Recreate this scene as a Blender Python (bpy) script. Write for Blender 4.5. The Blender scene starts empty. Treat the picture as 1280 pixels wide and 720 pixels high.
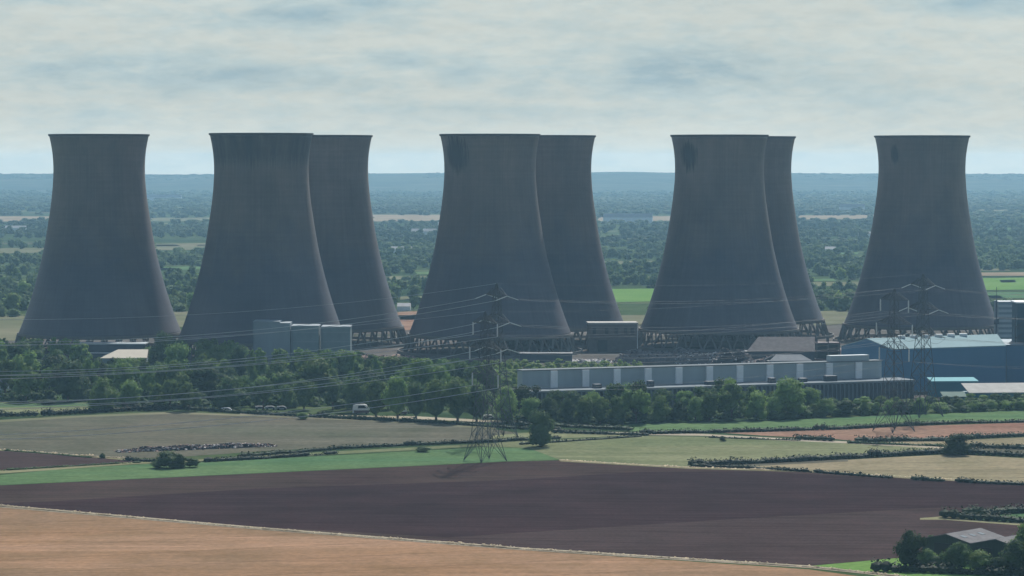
import bpy, bmesh, math, random
import numpy as np
from mathutils import Vector, Matrix
R = random.Random(7)
rng = np.random.default_rng(11)
S = bpy.context.scene
COL = S.collection
rad = math.radians

# ------------------------------------------------------------------ camera
F, H, YH = 3600.0, 100.0, 202.0
PITCH = math.atan((360 - YH) / F)
cam = bpy.data.cameras.new('camera'); co = bpy.data.objects.new('camera', cam); COL.objects.link(co)
co.location = (0, 0, H); co.rotation_euler = (math.pi / 2 - PITCH, 0, 0)
cam.sensor_width = 36; cam.lens = 36 * F / 1280; cam.clip_start = 1; cam.clip_end = 60000
S.camera = co
cp, sp = math.cos(PITCH), math.sin(PITCH)

def ray(px, py):
    u, v = (px - 640) / F, -(py - 360) / F
    return Vector((u, cp + v * sp, -sp + v * cp))
def G(px, py, z=0.0):
    d = ray(px, py); t = (z - H) / d.z
    return Vector((d.x * t, d.y * t, z))
def DY(D):                                    # picture row of a ground point at distance D (camera is nearly level)
    return YH + F * H / D
def GD(px, D, z=0.0):                         # ground point at distance D seen at column px
    return Vector(((px - 640) / F * (D * cp + (H - z) * sp), D, z))

# ------------------------------------------------------------------ helpers
def tag(o, label=None, cat=None, group=None, kind=None):
    if label: o['label'] = label
    if cat: o['category'] = cat
    if group: o['group'] = group
    if kind: o['kind'] = kind
    return o
def empty(name, loc=(0, 0, 0), rz=0, **k):
    o = bpy.data.objects.new(name, None); COL.objects.link(o)
    o.location = loc; o.rotation_euler = (0, 0, rz); o.empty_display_size = 1
    return tag(o, **k)
def link(name, me, parent=None, loc=(0, 0, 0)):
    o = bpy.data.objects.new(name, me); COL.objects.link(o); o.location = loc
    if parent: o.parent = parent
    return o
def np_mesh(name, V, Fq, mat, smooth=False):
    """V (n,3), Fq list of (m,k) index arrays"""
    me = bpy.data.meshes.new(name)
    Fq = [f for f in Fq if len(f)]
    me.vertices.add(len(V)); me.vertices.foreach_set('co', np.asarray(V, np.float32).ravel())
    nl = sum(f.size for f in Fq); me.loops.add(nl)
    me.loops.foreach_set('vertex_index', np.concatenate([f.ravel() for f in Fq]).astype(np.int32))
    npoly = sum(len(f) for f in Fq); me.polygons.add(npoly)
    tot = np.concatenate([np.full(len(f), f.shape[1]) for f in Fq]); st = np.concatenate([[0], np.cumsum(tot)[:-1]])
    me.polygons.foreach_set('loop_start', st.astype(np.int32)); me.polygons.foreach_set('loop_total', tot.astype(np.int32))
    me.polygons.foreach_set('use_smooth', np.full(npoly, smooth))
    me.update(calc_edges=True); me.validate()
    me.materials.append(mat)
    return me
class MB:
    def __init__(s): s.bm = bmesh.new()
    def box(s, x0, x1, y0, y1, z0, z1):
        v = [s.bm.verts.new((x, y, z)) for z in (z0, z1) for x, y in ((x0, y0), (x1, y0), (x1, y1), (x0, y1))]
        for f in ((3, 2, 1, 0), (4, 5, 6, 7), (0, 1, 5, 4), (1, 2, 6, 5), (2, 3, 7, 6), (3, 0, 4, 7)):
            s.bm.faces.new([v[i] for i in f])
        return s
    def hexa(s, bot, top):                    # two rings of points
        a = [s.bm.verts.new(p) for p in bot]; b = [s.bm.verts.new(p) for p in top]; n = len(a)
        s.bm.faces.new(a[::-1]); s.bm.faces.new(b)
        for i in range(n): s.bm.faces.new((a[i], a[(i + 1) % n], b[(i + 1) % n], b[i]))
        return s
    def poly(s, pts):
        s.bm.faces.new([s.bm.verts.new(p) for p in pts]); return s
    def bar(s, a, b, r, n=4, r2=None):
        a, b = Vector(a), Vector(b); d = (b - a)
        if d.length < 1e-6: return s
        q = d.to_track_quat('Z', 'Y'); r2 = r if r2 is None else r2
        A = [a + q @ Vector((math.cos(t) * r, math.sin(t) * r, 0)) for t in [2 * math.pi * (i + .5) / n for i in range(n)]]
        B = [b + q @ Vector((math.cos(t) * r2, math.sin(t) * r2, 0)) for t in [2 * math.pi * (i + .5) / n for i in range(n)]]
        return s.hexa(A, B)
    def tube(s, pts, r, n=5):
        rings = []
        for i, p in enumerate(pts):
            p = Vector(p); d = Vector(pts[min(i + 1, len(pts) - 1)]) - Vector(pts[max(i - 1, 0)])
            q = d.to_track_quat('Z', 'Y')
            rings.append([s.bm.verts.new(p + q @ Vector((math.cos(2 * math.pi * k / n) * r, math.sin(2 * math.pi * k / n) * r, 0))) for k in range(n)])
        for a, b in zip(rings, rings[1:]):
            for k in range(n): s.bm.faces.new((a[k], a[(k + 1) % n], b[(k + 1) % n], b[k]))
        return s
    def mesh(s, name, mat, smooth=False):
        bmesh.ops.recalc_face_normals(s.bm, faces=s.bm.faces)
        me = bpy.data.meshes.new(name); s.bm.to_mesh(me); s.bm.free()
        me.materials.append(mat)
        if smooth: me.polygons.foreach_set('use_smooth', [True] * len(me.polygons))
        return me
    def obj(s, name, mat, parent=None, smooth=False, loc=(0, 0, 0)):
        return link(name, s.mesh(name, mat, smooth), parent, loc)

# ------------------------------------------------------------------ materials
def newmat(name):
    m = bpy.data.materials.new(name); m.use_nodes = True
    nt = m.node_tree; b = nt.nodes['Principled BSDF']; b.inputs['Specular IOR Level'].default_value = .25
    return m, nt, b
def N(nt, t, **k):
    n = nt.nodes.new(t)
    for a, v in k.items():
        if a in n.inputs: n.inputs[a].default_value = v
        else: setattr(n, a, v)
    return n
def mapping(nt, scale=(1, 1, 1), rz=0, loc=(0, 0, 0)):
    tc = N(nt, 'ShaderNodeTexCoord'); mp = N(nt, 'ShaderNodeMapping')
    mp.vector_type = 'TEXTURE' if False else 'POINT'
    mp.inputs['Scale'].default_value = scale; mp.inputs['Rotation'].default_value = (0, 0, rz); mp.inputs['Location'].default_value = loc
    nt.links.new(tc.outputs['Object'], mp.inputs['Vector']); return mp
def noise(nt, mp, scale, detail=4, rough=.55):
    n = N(nt, 'ShaderNodeTexNoise'); n.inputs['Scale'].default_value = scale; n.inputs['Detail'].default_value = detail
    n.inputs['Roughness'].default_value = rough; nt.links.new(mp.outputs[0], n.inputs['Vector']); return n
def ramp(nt, src, stops):
    r = N(nt, 'ShaderNodeValToRGB'); e = r.color_ramp.elements
    while len(e) < len(stops): e.new(.5)
    for el, (p, c) in zip(e, stops): el.position = p; el.color = (*c, 1) if len(c) == 3 else c
    nt.links.new(src, r.inputs[0]); return r
def mix(nt, a, b, f, mode='MIX'):
    m = N(nt, 'ShaderNodeMix', data_type='RGBA', blend_type=mode)
    for sock, v in ((m.inputs[6], a), (m.inputs[7], b), (m.inputs[0], f)):
        if hasattr(v, 'is_linked') or isinstance(v, bpy.types.NodeSocket): nt.links.new(v, sock)
        elif isinstance(v, (int, float)): sock.default_value = v
        else: sock.default_value = (*v, 1)
    return m.outputs[2]
def field_mat(name, c1, c2, c3=None, big=.012, rows=None, rz=0, fine=.6, rough=.95, rowdark=.12):
    """two tones in large soft patches, fine grain, and drilled rows along one direction"""
    m, nt, b = newmat(name); b.inputs['Roughness'].default_value = rough; b.inputs['Specular IOR Level'].default_value = 0
    mp = mapping(nt); n1 = noise(nt, mp, big, 5, .6)
    r1 = ramp(nt, n1.outputs[0], [(.38, c1), (.62, c2)])
    c = r1.outputs[0]
    if c3:
        mp3 = mapping(nt, (.004, .03, 1), rz); n3 = noise(nt, mp3, 1, 4, .6)
        f3 = ramp(nt, n3.outputs[0], [(.5, (0, 0, 0)), (.68, (1, 1, 1))])
        c = mix(nt, c, c3, f3.outputs[0])
    n2 = noise(nt, mp, fine, 3, .7)
    f2 = ramp(nt, n2.outputs[0], [(.3, (.82,) * 3), (.7, (1.16,) * 3)])
    c = mix(nt, c, f2.outputs[0], 1.0, 'MULTIPLY')
    if rows:
        mpr = mapping(nt, (.01, rows, 1), rz); nr = noise(nt, mpr, 1, 3, .6)
        fr = ramp(nt, nr.outputs[0], [(.35, (1 - rowdark,) * 3), (.65, (1 + rowdark,) * 3)])
        c = mix(nt, c, fr.outputs[0], 1.0, 'MULTIPLY')
    if rows:
        n5 = noise(nt, mp, .05, 6, .7)
        f5 = ramp(nt, n5.outputs[0], [(.36, (.84, .86, .82)), (.52, (1,) * 3), (.68, (1.14, 1.11, 1.08))])
        c = mix(nt, c, f5.outputs[0], 1.0, 'MULTIPLY')
        mw = mapping(nt, (1, 1, 1), rz); wv_ = N(nt, 'ShaderNodeTexWave'); wv_.bands_direction = 'Y'; wv_.inputs['Scale'].default_value = .0131; wv_.inputs['Distortion'].default_value = .5; wv_.inputs['Detail'].default_value = 2
        wv_.inputs['Detail Scale'].default_value = .3; nt.links.new(mw.outputs[0], wv_.inputs['Vector'])
        fw = ramp(nt, wv_.outputs[1], [(.0, (.80,) * 3), (.012, (1,) * 3)])
        c = mix(nt, c, fw.outputs[0], 1.0, 'MULTIPLY')
    nt.links.new(c, b.inputs['Base Color'])
    return m
def plain(name, col, rough=.7, var=.12, scale=.3, streak=None, metal=0):
    m, nt, b = newmat(name); b.inputs['Roughness'].default_value = rough; b.inputs['Metallic'].default_value = metal
    mp = mapping(nt, streak or (1, 1, 1)); n1 = noise(nt, mp, scale, 5, .6)
    r1 = ramp(nt, n1.outputs[0], [(.3, tuple(x * (1 - var) for x in col)), (.7, tuple(min(1, x * (1 + var)) for x in col))])
    nt.links.new(r1.outputs[0], b.inputs['Base Color']); return m
def leaf_mat(name, c1, c2, scale=.25, trans=.25):
    m, nt, b = newmat(name); b.inputs['Roughness'].default_value = .75; b.inputs['Specular IOR Level'].default_value = .15
    tc = N(nt, 'ShaderNodeTexCoord'); gi = N(nt, 'ShaderNodeNewGeometry')
    n = N(nt, 'ShaderNodeTexNoise', Scale=scale, Detail=3.0); nt.links.new(gi.outputs['Position'], n.inputs['Vector'])
    oi = N(nt, 'ShaderNodeObjectInfo')
    r = ramp(nt, n.outputs[0], [(.35, c1), (.65, c2)])
    v = N(nt, 'ShaderNodeMapRange'); v.inputs[3].default_value = .60; v.inputs[4].default_value = 1.45
    nt.links.new(oi.outputs['Random'], v.inputs[0])
    hs = N(nt, 'ShaderNodeHueSaturation'); nt.links.new(r.outputs[0], hs.inputs['Color']); nt.links.new(v.outputs[0], hs.inputs['Value'])
    nt.links.new(hs.outputs[0], b.inputs['Base Color'])
    t = N(nt, 'ShaderNodeBsdfTranslucent'); nt.links.new(hs.outputs[0], t.inputs['Color'])
    mx = N(nt, 'ShaderNodeMixShader'); mx.inputs[0].default_value = trans
    nt.links.new(b.outputs[0], mx.inputs[1]); nt.links.new(t.outputs[0], mx.inputs[2])
    nt.links.new(mx.outputs[0], nt.nodes['Material Output'].inputs['Surface'])
    return m

M = {}
M['leaf'] = leaf_mat('leaf_green', (.080, .155, .048), (.20, .29, .085), trans=.40)
M['leaf_light'] = leaf_mat('leaf_light', (.12, .195, .050), (.20, .27, .08), trans=.5)
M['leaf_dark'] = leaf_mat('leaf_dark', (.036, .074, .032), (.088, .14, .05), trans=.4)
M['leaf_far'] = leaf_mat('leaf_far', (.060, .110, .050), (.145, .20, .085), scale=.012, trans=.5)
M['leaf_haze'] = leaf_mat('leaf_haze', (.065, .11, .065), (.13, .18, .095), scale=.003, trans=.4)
M['hedge'] = leaf_mat('hedge_green', (.012, .024, .014), (.032, .052, .024), trans=.12)
M['dry'] = leaf_mat('dry_grass', (.55, .47, .34), (.72, .62, .46), scale=.5, trans=.5)
M['bark'] = plain('bark', (.09, .07, .055), .9)
M['steel'] = plain('pylon_steel', (.075, .085, .092), .9)
M['wire'] = plain('wire_aluminium', (.55, .57, .58), .45, .05)
M['glass_ins'] = plain('insulator', (.6, .62, .62), .3, .05)
M['white'] = plain('white_paint', (.8, .8, .79), .4, .04)
M['black'] = plain('dark_opening', (.02, .022, .028), .5)
M['tyre'] = plain('tyre', (.02, .02, .02), .9)
M['glass'] = plain('vehicle_glass', (.02, .025, .03), .1)
M['red'] = plain('red_paint', (.32, .10, .08), .5)
M['redgrey'] = plain('weathered_red_brown', (.16, .11, .11), .7)

# ------------------------------------------------------------------ sun, sky, air
SUN_AZ, SUN_EL = rad(14), rad(42)
sd = Vector((math.sin(SUN_AZ) * math.cos(SUN_EL), math.cos(SUN_AZ) * math.cos(SUN_EL), math.sin(SUN_EL)))
sl = bpy.data.lights.new('sun', 'SUN'); sl.energy = 4.6; sl.angle = rad(.6); sl.color = (1, .965, .90)
so = bpy.data.objects.new('sun', sl); COL.objects.link(so); so.rotation_euler = sd.to_track_quat('Z', 'Y').to_euler(); so.location = (0, 0, 600)
W = bpy.data.worlds.new('World'); S.world = W; W.use_nodes = True
nt = W.node_tree; nt.nodes.clear()
out = N(nt, 'ShaderNodeOutputWorld'); tc = N(nt, 'ShaderNodeTexCoord')
sep = N(nt, 'ShaderNodeSeparateXYZ'); nt.links.new(tc.outputs['Generated'], sep.inputs[0])
def mth(op, a, b=None, c=None, clamp=False):
    m = N(nt, 'ShaderNodeMath', operation=op); m.use_clamp = clamp
    for i, v in enumerate((a, b, c)):
        if v is None: continue
        if isinstance(v, (int, float)): m.inputs[i].default_value = v
        else: nt.links.new(v, m.inputs[i])
    return m.outputs[0]
X, Y, Z = sep.outputs
zc = mth('MAXIMUM', Z, .012)
cv = N(nt, 'ShaderNodeCombineXYZ'); nt.links.new(X, cv.inputs[0]); nt.links.new(Y, cv.inputs[1]); nt.links.new(zc, cv.inputs[2])
sky = N(nt, 'ShaderNodeTexSky', sky_type='NISHITA'); sky.sun_disc = False
sky.sun_elevation = SUN_EL; sky.sun_rotation = SUN_AZ; sky.altitude = 100; sky.air_density = 1; sky.dust_density = 1.2; sky.ozone_density = 2
nt.links.new(cv.outputs[0], sky.inputs[0])
bg1 = N(nt, 'ShaderNodeBackground'); bg1.inputs[1].default_value = .075; nt.links.new(sky.outputs[0], bg1.inputs[0])
def dirnoise(sx, sz, detail, rough, off=0.0, dist=0.0):
    v = N(nt, 'ShaderNodeCombineXYZ')
    nt.links.new(mth('MULTIPLY_ADD', X, sx, off), v.inputs[0]); nt.links.new(mth('MULTIPLY', Y, sx * .5), v.inputs[1]); nt.links.new(mth('MULTIPLY', Z, sz), v.inputs[2])
    n = N(nt, 'ShaderNodeTexNoise', Scale=1.0, Detail=detail, Roughness=rough); n.inputs['Distortion'].default_value = dist
    nt.links.new(v.outputs[0], n.inputs['Vector']); return n.outputs[0]
nz1 = dirnoise(26, 88, 7, .60, 3.1, .35)
nz2 = dirnoise(70, 230, 6, .62, 8.2, .3)
nz3 = dirnoise(10, 60, 4, .5, 1.7)
nz4 = dirnoise(110, 420, 6, .62, 4.4, .2)
# blue-grey gaps in the thin cloud, each a direction in the sky: azimuth tangent, elevation tangent, half sizes
gap = None
for (px, py, a, b, w) in ((170, 92, 130, 22, 1.0), (300, 95, 90, 18, .8), (350, 18, 110, 18, 1.0), (500, 75, 45, 11, .8), (430, 103, 70, 14, .6), (585, 92, 40, 16, .7),
                          (850, 90, 170, 30, 1.0), (700, 100, 80, 22, .6), (1000, 105, 90, 20, .6), (1215, 8, 70, 13, 1.0), (470, 4, 60, 8, .8), (110, 145, 70, 12, .5), (1100, 120, 140, 25, .4), (700, 35, 60, 9, .4), (60, 0, 60, 8, .6), (640, 140, 300, 12, .35)):
    dx = mth('MULTIPLY', mth('SUBTRACT', X, (px - 640) / F), F / a); dz = mth('MULTIPLY', mth('SUBTRACT', Z, (YH - py) / F), F / b)
    r2 = mth('ADD', mth('MULTIPLY', dx, dx), mth('MULTIPLY', dz, dz))
    g = mth('MULTIPLY', mth('POWER', 2.718, mth('MULTIPLY', r2, -.8)), w)
    gap = g if gap is None else mth('MAXIMUM', gap, g)
gap = mth('MULTIPLY', gap, mth('GREATER_THAN', Y, 0.0))
gn = mth('MULTIPLY', mth('MULTIPLY_ADD', nz1, 3.2, -.85, clamp=True), gap)
base_gap = mth('MULTIPLY_ADD', nz1, 2.6, -1.05, clamp=True)
tot = mth('MINIMUM', mth('ADD', mth('MULTIPLY', gn, .95), mth('MULTIPLY', mth('MULTIPLY_ADD', nz2, 2.8, -1.15, clamp=True), .42)), 1.0)
crp = N(nt, 'ShaderNodeValToRGB'); nt.links.new(tot, crp.inputs[0]); e = crp.color_ramp.elements
e[0].position = .05; e[0].color = (.475, .525, .510, 1); e[1].position = 1; e[1].color = (.255, .375, .44, 1)
k = e.new(.45); k.color = (.37, .465, .49, 1)
lum = mth('ADD', mth('MULTIPLY_ADD', nz3, .22, .89), mth('MULTIPLY', mth('POWER', 2.718, mth('MULTIPLY', mth('MAXIMUM', Z, 0.0), -130)), .14))
lum = mth('ADD', lum, mth('MULTIPLY_ADD', nz4, .22, -.11))
bl = N(nt, 'ShaderNodeMix', data_type='RGBA', blend_type='MULTIPLY'); bl.inputs[0].default_value = 1
nt.links.new(crp.outputs[0], bl.inputs[6])
cc = N(nt, 'ShaderNodeCombineXYZ'); [nt.links.new(lum, cc.inputs[i]) for i in range(3)]; nt.links.new(cc.outputs[0], bl.inputs[7])
bg2 = N(nt, 'ShaderNodeBackground'); bg2.inputs[1].default_value = 1.0; glow = mth('MULTIPLY', mth('DIVIDE', .0026, mth('MAXIMUM', Z, .0026)), .20)   # low haze glow, falls off with the air path
gl = N(nt, 'ShaderNodeMix', data_type='RGBA', blend_type='ADD'); nt.links.new(glow, gl.inputs[0]); nt.links.new(bl.outputs[2], gl.inputs[6]); gl.inputs[7].default_value = (1, .74, .30, 1)
nt.links.new(gl.outputs[2], bg2.inputs[0])
mxs = N(nt, 'ShaderNodeMixShader')
# thin cloud thickens towards the horizon, and is thinner away from the sun
cover = mth('SUBTRACT', mth('MULTIPLY_ADD', Y, .34, .44), mth('MULTIPLY', Z, .5))
cover = mth('MAXIMUM', mth('MINIMUM', mth('ADD', cover, mth('MULTIPLY', mth('POWER', mth('SUBTRACT', 1.0, mth('MAXIMUM', Z, 0.0)), 12), mth('MAXIMUM', Y, 0.0))), .93), .05)
nt.links.new(cover, mxs.inputs[0]); nt.links.new(bg1.outputs[0], mxs.inputs[1]); nt.links.new(bg2.outputs[0], mxs.inputs[2])
nt.links.new(mxs.outputs[0], out.inputs['Surface'])
S.view_settings.view_transform = 'Standard'; S.view_settings.look = 'None'; S.view_settings.gamma = 1; S.view_settings.exposure = .26
S.cycles.volume_bounces = 1; S.cycles.max_bounces = 6; S.cycles.transparent_max_bounces = 8
S.cycles.use_denoising = True

hz = MB().box(-8200, 8200, -600, 11450, -1.2, 130)
m = bpy.data.materials.new('haze'); m.use_nodes = True; n_ = m.node_tree; n_.nodes.remove(n_.nodes['Principled BSDF'])
pv = N(n_, 'ShaderNodeVolumePrincipled'); pv.inputs['Color'].default_value = (.38, .68, .95, 1); pv.inputs['Density'].default_value = .68e-4; pv.inputs['Anisotropy'].default_value = .3
n_.links.new(pv.outputs[0], n_.nodes['Material Output'].inputs['Volume'])
tag(hz.obj('haze', m), 'thin blue haze over the plain', 'haze', kind='stuff')

# ------------------------------------------------------------------ ground and fields
def sheet(name, pts, mat, z, lab=None):
    bm = bmesh.new(); f = bm.faces.new([bm.verts.new((p.x, p.y, 0)) for p in pts]); bmesh.ops.triangulate(bm, faces=[f])
    bmesh.ops.recalc_face_normals(bm, faces=bm.faces)
    for f in bm.faces:
        if f.normal.z < 0: f.normal_flip()
    me = bpy.data.meshes.new(name); bm.to_mesh(me); bm.free(); me.materials.append(mat)
    o = link(name, me, loc=(0, 0, z)); tag(o, lab, kind='structure'); return o
g_m = field_mat('plain_ground', (.028, .050, .026), (.055, .085, .036), (.10, .12, .055), big=.004, fine=.08)
sheet('ground', [Vector((-8000, -500, 0)), Vector((8000, -500, 0)), Vector((8000, 11400, 0)), Vector((-8000, 11400, 0))], g_m, 0)
def field(name, px, mat, z, lab=None): return sheet(name, [G(*p) for p in px], mat, z, lab)
FM = dict(
    stubble=field_mat('stubble', (0.267, 0.162, 0.094), (0.229, 0.151, 0.094), (0.325, 0.204, 0.131), rows=.35, rz=-.35, fine=.5, rowdark=.10),
    plough=field_mat('plough', (0.052, 0.033, 0.032), (0.067, 0.047, 0.041), rows=.5, rz=.2, fine=.9, rowdark=.2),
    plough_dark=field_mat('plough_dark', (0.034, 0.022, 0.024), (0.046, 0.028, 0.030), rows=.5, rz=.2, fine=.9, rowdark=.2),
    plough_red=field_mat('plough_red', (0.055, 0.037, 0.036), (0.065, 0.045, 0.044), rows=.5, rz=.2, fine=.9, rowdark=.18),
    green=field_mat('young_crop', (0.090, 0.151, 0.069), (0.117, 0.178, 0.082), (0.078, 0.159, 0.082), rows=.3, fine=.4, rowdark=.06),
    bright=field_mat('bright_grass', (0.112, 0.216, 0.056), (0.144, 0.240, 0.072), fine=.4),
    meadow=field_mat('meadow', (0.141, 0.163, 0.087), (0.167, 0.178, 0.099), (0.204, 0.210, 0.123), rows=.2, rz=.1, fine=.4, rowdark=.08),
    greygreen=field_mat('greygreen', (0.099, 0.103, 0.074), (0.120, 0.111, 0.084), (0.128, 0.125, 0.097), rows=.12, rz=.12, fine=.4, rowdark=.10),
    straw=field_mat('straw', (0.233, 0.203, 0.130), (0.263, 0.221, 0.145), (0.193, 0.168, 0.109), rows=.2, rz=-.1, fine=.4, rowdark=.08),
    orange=field_mat('bare_orange', (0.245, 0.153, 0.114), (0.272, 0.179, 0.129), (0.224, 0.121, 0.091), rows=.2, fine=.4, rowdark=.08),
    track=field_mat('track', (0.390, 0.345, 0.271), (0.300, 0.262, 0.189), fine=.8),
    verge=field_mat('verge', (0.264, 0.240, 0.152), (0.176, 0.184, 0.096), fine=.8),
    dirt=field_mat('yard_dirt', (0.102, 0.090, 0.083), (0.150, 0.138, 0.128), (0.060, 0.066, 0.045), big=.03, fine=.5),
    beige=field_mat('far_stubble', (0.248, 0.198, 0.138), (0.286, 0.231, 0.165), fine=.02),
    farpale=field_mat('far_pale', (0.135, 0.144, 0.086), (0.180, 0.171, 0.113), fine=.02),
)
field('field', [(-260, 604), (0, 633), (320, 662), (640, 687), (1012, 712), (1100, 724), (1500, 900), (-260, 900)], FM['stubble'], .02)
field('field', [(-200, 614), (0, 607), (320, 592), (640, 577), (700, 575.5), (760, 579), (860, 585), (1000, 589), (1280, 605), (1400, 612), (1500, 720), (1120, 698), (1014, 707), (640, 684), (320, 659), (0, 632), (-260, 606)], FM['plough'], .03)
field('field', [(-100, 632), (60, 627), (320, 611), (640, 600), (800, 590), (940, 589), (1280, 607), (1380, 613), (1380, 635), (1180, 634), (900, 650), (560, 672), (300, 657), (0, 631)], FM['plough_dark'], .05)
field('field', [(560, 673), (900, 650), (1180, 636), (1215, 650), (1300, 658), (1300, 690), (1120, 697), (1014, 706), (640, 683)], FM['plough_red'], .05)
field('verge', [(-260, 602.8), (0, 631), (320, 658.8), (640, 683.8), (1012, 707.2), (1075, 714), (1120, 719.5), (1240, 735), (1240, 738), (1120, 722.5), (1075, 717), (1012, 710.5), (640, 687), (320, 662), (0, 634.5), (-260, 606)], FM['track'], .08)
field('field', [(-120, 603), (0, 594), (60, 588), (170, 581), (330, 574), (560, 562), (600, 559), (660, 560), (700, 574.5), (640, 576.5), (320, 591.5), (0, 606.5), (-200, 613)], FM['green'], .04)
field('field', [(-60, 563.5), (0, 563.5), (60, 568), (120, 572), (175, 577), (60, 585), (0, 588), (-120, 592)], FM['plough_red'], .05)
field('verge', [(-60, 561), (0, 561.5), (110, 570), (200, 577), (330, 570.5), (330, 574), (170, 580), (60, 588), (-30, 594), (-30, 588), (60, 584), (165, 577), (60, 569), (-60, 563)], FM['verge'], .045)
field('field', [(-300, 532), (0, 527), (110, 521), (215, 517), (330, 521), (470, 527), (560, 532), (620, 537), (660, 543), (600, 551), (460, 557), (330, 564), (200, 573), (120, 571), (0, 561), (-60, 559)], FM['greygreen'], .03)
field('field', [(250, 576), (330, 569), (600, 555), (640, 552), (800, 545), (880, 546), (1060, 554), (1170, 561), (1140, 568), (1000, 575), (900, 580), (862, 584), (760, 578), (700, 575), (660, 560), (600, 558), (400, 569), (270, 577)], FM['meadow'], .05)
field('field', [(620, 544), (700, 538), (760, 541), (800, 544), (640, 551), (600, 553)], FM['meadow'], .045)
field('field', [(-80, 504), (0, 503), (110, 503.5), (110, 514), (50, 516.5), (0, 518), (-100, 520)], FM['meadow'], .04)
field('field', [(-90, 505), (60, 503.5), (112, 504.5), (112, 508), (0, 509)], FM['green'], .06)
field('track', [(-300, 528), (0, 525), (110, 519), (215, 515), (330, 519), (470, 524.5), (560, 529), (620, 534), (620, 536.5), (470, 527), (330, 521), (215, 517.5), (110, 521.5), (0, 528), (-300, 532)], FM['farpale'], .06)
field('road', [(300, 516), (440, 519.5), (520, 520.5), (640, 527), (640, 529.5), (520, 524), (440, 523), (300, 518)], FM['track'], .07)
field('field', [(770, 531), (960, 526), (1100, 520), (1280, 513), (1420, 508), (1420, 524), (1280, 527), (1100, 532), (960, 537), (800, 541), (770, 536)], FM['green'], .04)
field('field', [(900, 541), (1000, 538), (1100, 534), (1280, 528.5), (1420, 526), (1420, 545), (1280, 545), (1180, 549), (1075, 552), (1045, 549), (960, 545)], FM['orange'], .05)
field('track', [(700, 538), (760, 540), (880, 542.5), (960, 547), (1060, 552), (1180, 559), (1180, 561.5), (1060, 554.5), (960, 550), (880, 545), (760, 543.5), (700, 541)], FM['track'], .07)
field('field', [(1060, 553), (1180, 551), (1280, 547), (1420, 544), (1420, 552), (1280, 556), (1210, 557), (1180, 557)], FM['straw'], .055)
field('field', [(1180, 558), (1420, 557), (1420, 571), (1210, 566), (1180, 563)], FM['greygreen'], .056)
field('field', [(950, 582), (1000, 579), (1090, 573), (1190, 568), (1280, 573), (1420, 577), (1420, 610), (1280, 604), (1130, 598), (1000, 588), (900, 584)], FM['straw'], .06)
field('field', [(860, 584), (1000, 576), (1060, 573.5), (1060, 577), (960, 582), (900, 585)], FM['greygreen'], .065)
field('verge', [(700, 574.5), (860, 583.5), (1000, 587.5), (1280, 603), (1400, 610), (1400, 614), (1280, 606.5), (1000, 590), (860, 586), (700, 577)], FM['verge'], .07)
field('field', [(1000, 709), (1120, 698), (1300, 688), (1500, 690), (1500, 760), (1100, 722), (1075, 714)], FM['bright'], .07)
field('field', [(1190, 646), (1280, 641), (1420, 640), (1420, 652), (1300, 655), (1240, 654)], FM['green'], .08)
field('track', [(1150, 648), (1176, 646), (1300, 656), (1300, 659), (1180, 650), (1150, 650)], FM['verge'], .09)
field('yard', [(-100, 452), (60, 448), (300, 446), (420, 442), (640, 440), (900, 436), (1050, 425), (1400, 418), (1400, 505), (1100, 508), (620, 512), (560, 470), (-100, 475)], FM['dirt'], .03)
field('yard', [(-60, 450), (-60, 425), (240, 412), (560, 410), (900, 405), (1250, 400), (1400, 400), (1400, 419), (900, 437), (500, 445), (100, 450)], FM['dirt'], .035)
# fields of the plain beyond the plant
KEEP = []
def far(px, mat, clear=.6):
    field('field', px, FM[mat], .25); KEEP.append((px, clear))
far([(-200, 270.5), (64, 270.5), (62, 277), (-200, 277)], 'beige', .15)
far([(185, 272.5), (275, 272), (275, 276), (185, 276.5)], 'farpale')
far([(460, 268.5), (560, 268.5), (556, 276), (464, 277)], 'beige')
far([(740, 271), (850, 270), (850, 276), (740, 277)], 'beige')
far([(985, 269.5), (1100, 268.5), (1100, 273.5), (995, 274.5)], 'beige')
far([(1200, 262), (1320, 262), (1320, 264), (1200, 264)], 'farpale', .1)
far([(185, 305), (262, 304), (262, 312), (190, 313)], 'farpale')
far([(-100, 311), (58, 310), (58, 316), (-100, 318)], 'farpale')
far([(735, 362), (825, 361), (820, 377), (735, 379)], 'bright', .9)
far([(1215, 348), (1400, 346), (1400, 361), (1220, 363)], 'bright', .8)
far([(1215, 366), (1400, 364), (1400, 371), (1220, 374)], 'green', .8)
far([(1205, 341), (1400, 340), (1400, 345), (1210, 345)], 'beige', .4)
far([(-100, 396), (60, 395), (40, 426), (-100, 428)], 'farpale', .9)
far([(170, 391), (262, 389), (262, 408), (190, 410)], 'farpale', .9)
far([(485, 391), (545, 388), (545, 412), (485, 414)], 'orange', .9)
far([(735, 395), (830, 394), (830, 405), (735, 408)], 'farpale', .8)
far([(1005, 353), (1100, 352), (1100, 357), (1005, 358)], 'farpale', .5)
far([(1010, 390), (1060, 388), (1060, 405), (1015, 408)], 'farpale', .9)
far([(470, 346), (540, 345), (540, 349), (470, 350)], 'farpale', .5)
far([(500, 371), (545, 370), (545, 374), (500, 375)], 'farpale', .5)
far([(200, 334), (262, 333), (262, 337), (200, 338)], 'green', .5)
far([(735, 327), (830, 326), (830, 330), (735, 331)], 'farpale', .4)

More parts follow.
